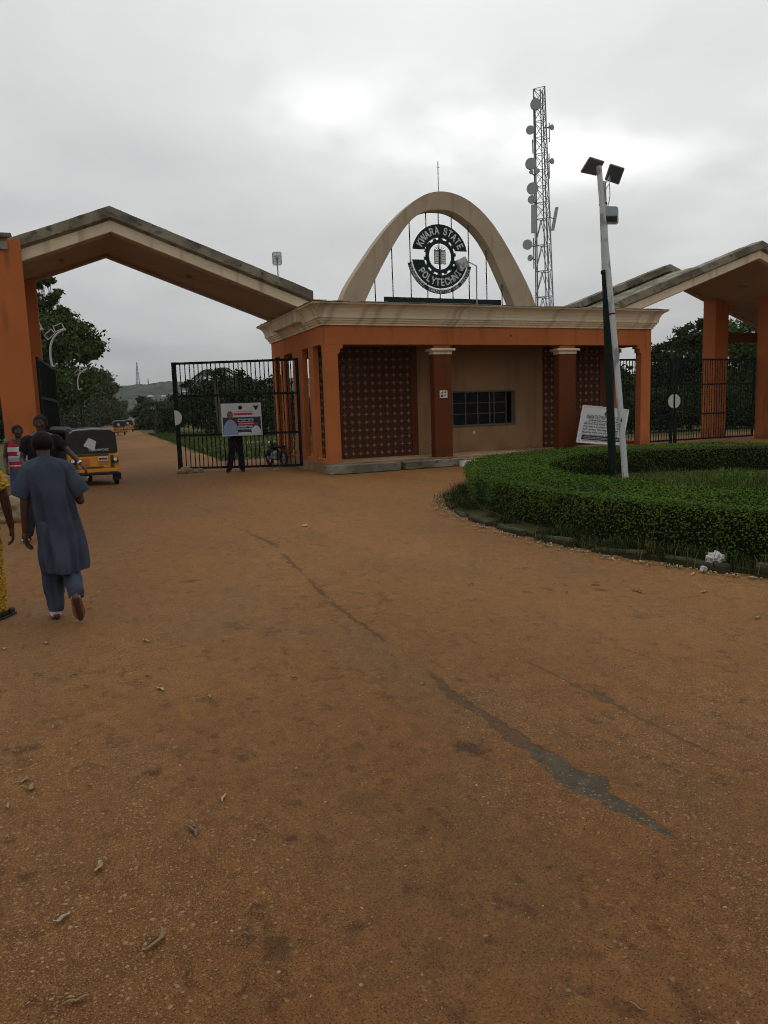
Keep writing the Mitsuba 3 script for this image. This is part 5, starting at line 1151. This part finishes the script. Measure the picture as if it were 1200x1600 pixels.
for z0, z1, mt in ((.80, .905, 'denim'), (.905, .96, 'red_cloth'), (.96, .985, 'white_cloth'), (.985, 1.05, 'red_cloth'), (1.05, 1.13, 'poster_blue'), (1.13, 1.155, 'white_cloth'), (1.155, 1.235, 'red_cloth'), (1.235, 1.325, 'white_cloth'), (1.325, 1.46, 'red_cloth')):
    p = jer ^ solid(cbox(-1, 1, -1, 1, z0, z1))
    put('jersey_band', finish(p, .025, 0, None), mt, P3, 30, to_world=pl3)
c_ = tuple(np.array(a) for a in prism_y(Point(0, 1.195).buffer(.035), .138, .146)); put('badge', c_, 'white_cloth', P3, to_world=pl3)
cloth('shorts', [loft_cloth([(.50, -.10, .01, .10, .11, .04), (.7, -.095, .01, .108, .115, .03), (.93, -.05, 0, .13, .125, 0)], 60, 20, 2), loft_cloth([(.50, .10, .01, .10, .11, .04), (.7, .095, .01, .108, .115, .03), (.93, .05, 0, .13, .125, 0)], 60, 20, 4)], 'denim', P3, pl3)
for s in 'lr': shoe('sandal', J[s+'heel'], J[s+'toe'], J[s+'ank'], .042, 'slipper_blue', P3, pl3)

# 4 the man behind, one arm reaching towards the rickshaw
P4 = thing('person', 'man in dark clothes and white vest behind the blue kaftan, watch on outstretched arm', 'person')
pl4 = T().translate([-7.02, -7.95, 0]).rotate([0, 0, 1], 178)
J = dict(head=(.0, .03, 1.70), neck=(0, 0, 1.54), chest=(0, 0, 1.31), pelvis=(0, 0, .98), lsho=(-.20, 0, 1.47), rsho=(.20, 0, 1.47), lelb=(-.36, .05, 1.27), lwri=(-.50, .16, 1.10), relb=(.28, .0, 1.20), rwri=(.20, .20, 1.08),
         lhip=(-.09, 0, .95), rhip=(.09, 0, .95), lkne=(-.10, .03, .51), rkne=(.21, .02, .51), lank=(-.10, -.02, .08), rank=(.31, 0, .08), lheel=(-.10, -.05, .04), ltoe=(-.12, .16, .035), rheel=(.31, -.03, .04), rtoe=(.34, .18, .035))
figure(P4, J, pl4, (.1, 1, -.02), skin=SKIN*.8, eyes=True, hands=[((-.505, .165, 1.09), (-.55, .4, -.7), (.3, .8, .4), (.5, -.3, -.8), .5), ((.20, .21, 1.075), (-.6, .6, -.3), (0, .6, .8), (-.6, -.5, -.3), .8)])
cloth('vest', [loft_cloth([(.92, 0, 0, .19, .135, .03), (1.12, 0, 0, .185, .13, .02), (1.34, 0, 0, .20, .13, .01), (1.46, 0, 0, .17, .105, 0), (1.53, 0, 0, .09, .075, 0)], seed=6)], 'white_cloth', P4, pl4)
cloth('jacket', [solid(loft_cloth([(.88, 0, -.01, .205, .15, .03), (1.12, 0, -.01, .205, .145, .02), (1.34, 0, -.01, .215, .14, .01), (1.47, 0, -.01, .20, .115, 0), (1.53, 0, -.005, .105, .085, 0)], seed=9))+yoke((-.195, -.01, 1.455), (.195, -.01, 1.455), (0, -.02, 1.50), .084)+solid(sleeve((-.2, 0, 1.46), (-.30, .03, 1.34), .075, .07))+solid(sleeve((.2, 0, 1.46), (.25, 0, 1.30), .075, .07))-solid(cbox(-.085, .06, .05, .4, .5, 1.7))-m3.Manifold.sphere(.075, 20).translate([0, .03, 1.58])], 'dark_cloth', P4, pl4)
cloth('trousers', [loft_cloth([(.07, -.10, -.01, .075, .08, .04), (.5, -.10, .02, .09, .10, .03), (.97, -.06, 0, .12, .12, 0)], 60, 24, 2), loft_cloth([(.07, .31, 0, .075, .08, .04), (.5, .20, .02, .09, .10, .03), (.97, .06, 0, .12, .12, 0)], 60, 24, 4)], 'charcoal_cloth', P4, pl4)
w_ = np.array(J['lwri'])*.9+np.array(J['lelb'])*.1; d_ = unit(np.array(J['lwri'])-np.array(J['lelb']))
put('watch', tube([w_-d_*.013, w_+d_*.013], .037, 16), 'alu_frame', P4, to_world=pl4)
for s in 'lr': shoe('shoe', J[s+'heel'], J[s+'toe'], J[s+'ank'], .042, 'hair', P4, pl4, 'shoe_white')

# 5 the guard behind the banner
P5 = thing('person', 'person in black trousers standing at the closed gate, upper body hidden behind the banner', 'person')
pl5 = T().translate([-1.98, 2.86, 0]).rotate([0, 0, 1], 176)
J = dict(head=(0, .03, 1.60), neck=(0, 0, 1.45), chest=(0, 0, 1.24), pelvis=(0, 0, .93), lsho=(-.19, 0, 1.40), rsho=(.19, 0, 1.40), lelb=(-.28, .10, 1.18), lwri=(-.27, .27, 1.17), relb=(.27, .08, 1.14), rwri=(.24, .27, 1.13),
         lhip=(-.09, 0, .91), rhip=(.09, 0, .91), lkne=(-.13, .02, .50), rkne=(.15, .03, .50), lank=(-.16, 0, .08), rank=(.23, .02, .08), lheel=(-.16, -.03, .04), ltoe=(-.18, .18, .035), rheel=(.23, -.01, .04), rtoe=(.32, .17, .035))
figure(P5, J, pl5, (0, 1, -.05), skin=SKIN*.8, hands=[((-.27, .275, 1.17), (0, .8, -.4), (.5, 0, .8), (.6, .3, -.5), .9), ((.24, .275, 1.13), (0, .8, -.4), (-.5, 0, .8), (-.6, .3, -.5), .9)])
cloth('shirt', [loft_cloth([(.84, 0, 0, .195, .14, .03), (1.1, 0, 0, .19, .135, .02), (1.3, 0, 0, .20, .13, .01), (1.40, 0, 0, .18, .11, 0), (1.47, 0, 0, .085, .075, 0)], seed=6), yoke((-.18, 0, 1.385), (.18, 0, 1.385), (0, 0, 1.42)), sleeve((-.12, 0, 1.39), (-.265, .08, 1.2), .08, .08), sleeve((.12, 0, 1.39), (.255, .06, 1.17), .08, .08)], 'dark_cloth', P5, pl5)
cloth('trousers', [loft_cloth([(.07, -.16, 0, .085, .09, .04), (.5, -.13, .02, .10, .105, .03), (.94, -.06, 0, .125, .12, 0)], 60, 24, 2), loft_cloth([(.07, .23, .02, .085, .09, .04), (.5, .15, .03, .10, .105, .03), (.94, .06, 0, .125, .12, 0)], 60, 24, 4)], 'dark_cloth', P5, pl5)
for s in 'lr': shoe('shoe', J[s+'heel'], J[s+'toe'], J[s+'ank'], .045, 'hair', P5, pl5, 'black_rubber')

# ------------------------------------------------------------------ litter on the road
def pod(L, bend, w, seed):
    """a dry curled leaf or seed pod lying on the ground"""
    r = np.random.default_rng(seed); t = np.linspace(0, 1, 11); a = (t-.5)*bend
    x = np.cumsum(np.cos(a))*L/11; y = np.cumsum(np.sin(a))*L/11; x -= x.mean(); y -= y.mean()
    wd = w*np.sin(np.pi*np.clip(t*.92+.05, 0, 1))**.7; z = .004+.010*np.abs(np.sin(t*5+seed))*r.uniform(.4, 1.3)
    nx, ny = -np.sin(a), np.cos(a); R = []
    for i in range(11):
        R.append([[x[i]-nx[i]*wd[i], y[i]-ny[i]*wd[i], z[i]+.005], [x[i], y[i], z[i]], [x[i]+nx[i]*wd[i], y[i]+ny[i]*wd[i], z[i]+.006], [x[i], y[i], z[i]+.0035]])
    v, f = loft_closed(R)
    c = np.array([[.33, .26, .165], [.30, .225, .13], [.20, .13, .07], [.26, .17, .085]][int(r.integers(4))])*r.uniform(.75, 1.15); return (v, f), np.tile(c, (len(v), 1))*(.85+.3*meshkit.fbm(v*60, 2, seed))[:, None]
PODS = [(-6.33, -16.93, .11), (-6.31, -14.82, .09), (-6.26, -15.13, .11), (-6.16, -16.71, .08), (-6.71, -17.03, .10), (-6.84, -17.3, .08), (-6.55, -17.56, .15), (-6.8, -17.73, .09), (-7.02, -16.1, .08), (-6.98, -16.2, .10), (-7.07, -16.35, .07), (-6.93, -16.56, .05),
        (-6.72, -16.3, .05), (-6.76, -15.76, .09), (-7.0, -14.44, .09), (-6.78, -14.59, .07), (-6.7, -14.85, .05), (-6.88, -15.46, .07), (-7.27, -13.65, .10), (-6.96, -13.66, .09), (-6.0, -15.41, .10), (-6.24, -13.99, .12), (-5.43, -15.35, .06), (-3.14, -15.6, .05), (-1.92, -14.59, .13), (-2.11, -14.24, .10),
        (-2.54, -14.37, .06), (-2.58, -14.17, .08), (-3.13, -13.61, .10), (-3.2, -16.94, .06), (-5.3, -18.45, .08), (-1.73, -15.77, .12), (-1.94, -14.66, .12), (-2.28, -13.29, .08), (-4.72, -15.83, .06), (-2.17, -14.41, .14), (-6.92, -12.84, .10), (-6.62, -12.70, .07), (-1.45, -14.94, .12), (-3.41, -8.99, .10), (-.38, -3.96, .10), (-7.04, -16.65, .05), (-4.9, -17.3, .04), (-6.1, -16.2, .05), (-6.45, -15.9, .04), (-5.7, -14.3, .05)]
for i, (x, y, L) in enumerate(PODS):
    r = np.random.default_rng(100+i); m, c = pod(L*.93, r.uniform(-1.9, 1.9), L*r.uniform(.07, .15), i)
    put('dry_leaf', m, 'dry_pod', to_world=T().translate([x, y, .001]).rotate([0, 0, 1], float(r.uniform(0, 360))), color=c, smooth=True, label='dry curled leaf or pod lying on the dusty road', category='dry leaf', group='dry leaves scattered on the road')
def litter(n, fx, size, base, seed):
    r = np.random.default_rng(seed); b = MB()
    for i in range(n):
        x, y = fx(r); m, c = pod(r.uniform(*size), r.uniform(-1.5, 1.5), r.uniform(.004, .011), int(r.integers(1e6)))
        v = m[0]@rotz(r.uniform(0, 6.28)).T+[x, y, .004+r.uniform(0, .012)]; b.add(v, m[1], np.array(base)*r.uniform(.5, 1.3))
    return b
def along_kerb(r):
    t = r.uniform(2.35, 3.75); o = abs(r.normal())*.10
    return HC[0]+(6.44+o)*math.cos(t), HC[1]+(7.66+o)*math.sin(t)
b = litter(430, along_kerb, (.02, .13), (.36, .28, .17), 5)
put('leaf_litter', b.mesh(), 'dry_pod', color=b.col(), label='line of straw coloured leaf litter along the kerb of the hedge', category='leaf litter', kind='stuff')
# small stones standing out of the worn surface near the camera
def pebbles(n, seed):
    r = np.random.default_rng(seed); b = MB(); ico = trimesh.creation.icosphere(0, 1); iv, jf = np.array(ico.vertices), np.array(ico.faces)
    x, y = r.uniform(-9, -.5, n), -19.5+13*r.uniform(0, 1, n)**1.6; s = .0020+.0050*r.uniform(0, 1, n)**4
    keep = meshkit.fbm(np.stack([x*.9, y*.9, 0*x], -1), 3, 21) > .42
    V, F, C = [], [], []
    for xx, yy, ss in zip(x[keep], y[keep], s[keep]):
        q = iv*r.uniform(.7, 1.15, (len(iv), 1))*[ss*r.uniform(.9, 2.0), ss*r.uniform(.6, 1.1), ss*.5]; q = q@rotz(r.uniform(0, 6.28)).T+[xx, yy, ss*.10]
        b.add(q, jf, np.array([.29, .20, .108])*r.uniform(.4, 1.15))
    return b
b = pebbles(9000, 3)
put('gravel', b.mesh(), 'dry_pod', color=b.col(), label='small stones standing out of the worn road surface', category='gravel', kind='stuff')
# rubbish and stones
v, f = (lambda m: (np.array(m.vertices), np.array(m.faces)))(trimesh.creation.icosphere(4, 1)); v = v*[.105, .08, .075]; n_ = v/np.linalg.norm(v, axis=1, keepdims=True)
v = v+n_*((meshkit.fbm(n_*3.1, 4, 5)-.5)*.06)[:, None]; v[:, 2] = np.maximum(v[:, 2], -.05)
put('plastic_bag', (v, f), 'plastic_white', smooth=True, to_world=T().translate([-.62, -14.28, .105]), label='crumpled white plastic bag lying against the hedge', category='plastic bag')
put('paper_scrap', rough(cbox(-.035, .035, -.02, .02, -.01, .05, .01), .012, 25, 2, .012), 'plastic_white', smooth=30, to_world=T().translate([-.86, -14.35, .02]).rotate([0, 1, 0], 20), label='small white scrap left of the plastic bag', category='litter')
put('paper_scrap', rough(cbox(-.04, .04, -.03, .03, 0, .02, .006), .008, 25, 5, .015), 'plastic_white', smooth=30, to_world=T().translate([-3.41, -8.93, .002]), label='white scrap lying alone in the middle of the road', category='litter')
for i, (x, y, s, lab) in enumerate(((-3.40, 3.62, .24, 'larger stone holding the free end of the closed gate'), (-3.02, 3.60, .17, 'smaller stone beside the one holding the closed gate'), (-7.63, -5.35, .36, 'pale boulder behind the people at the left edge'), (1.0, 3.55, .12, 'small stone under the closed gate'))):
    m = trimesh.creation.icosphere(3, 1); q = np.array(m.vertices); q = q*[s, s*.7, s*.55 if i != 2 else s*.75]; nn = q/np.linalg.norm(q, axis=1, keepdims=True)
    q = q+nn*((meshkit.fbm(nn*2.3+i*5, 4, i)-.5)*s*.7)[:, None]
    if i == 3: x, y = -.9, 2.3
    put('stone', (q, np.array(m.faces)), 'stone', smooth=35, to_world=T().translate([x, y, s*(.22 if i != 2 else .5)]), label=lab, category='stone')

# ------------------------------------------------------------------ hazy air
scene['haze_air'] = {'type': 'homogeneous', 'albedo': {'type': 'rgb', 'value': [.95, .955, .96]}, 'sigma_t': .0002}
scene['haze'] = {'type': 'cube', 'to_world': T().translate([100, 720, 36]).scale([1020, 800, 44]), 'bsdf': {'type': 'null'}, 'interior': {'type': 'ref', 'id': 'haze_air'}}
labels['haze'] = {'kind': 'stuff', 'label': 'thin grey haze fading the far hill and trees'}
scene['camera']['medium'] = {'type': 'ref', 'id': 'haze_air'}
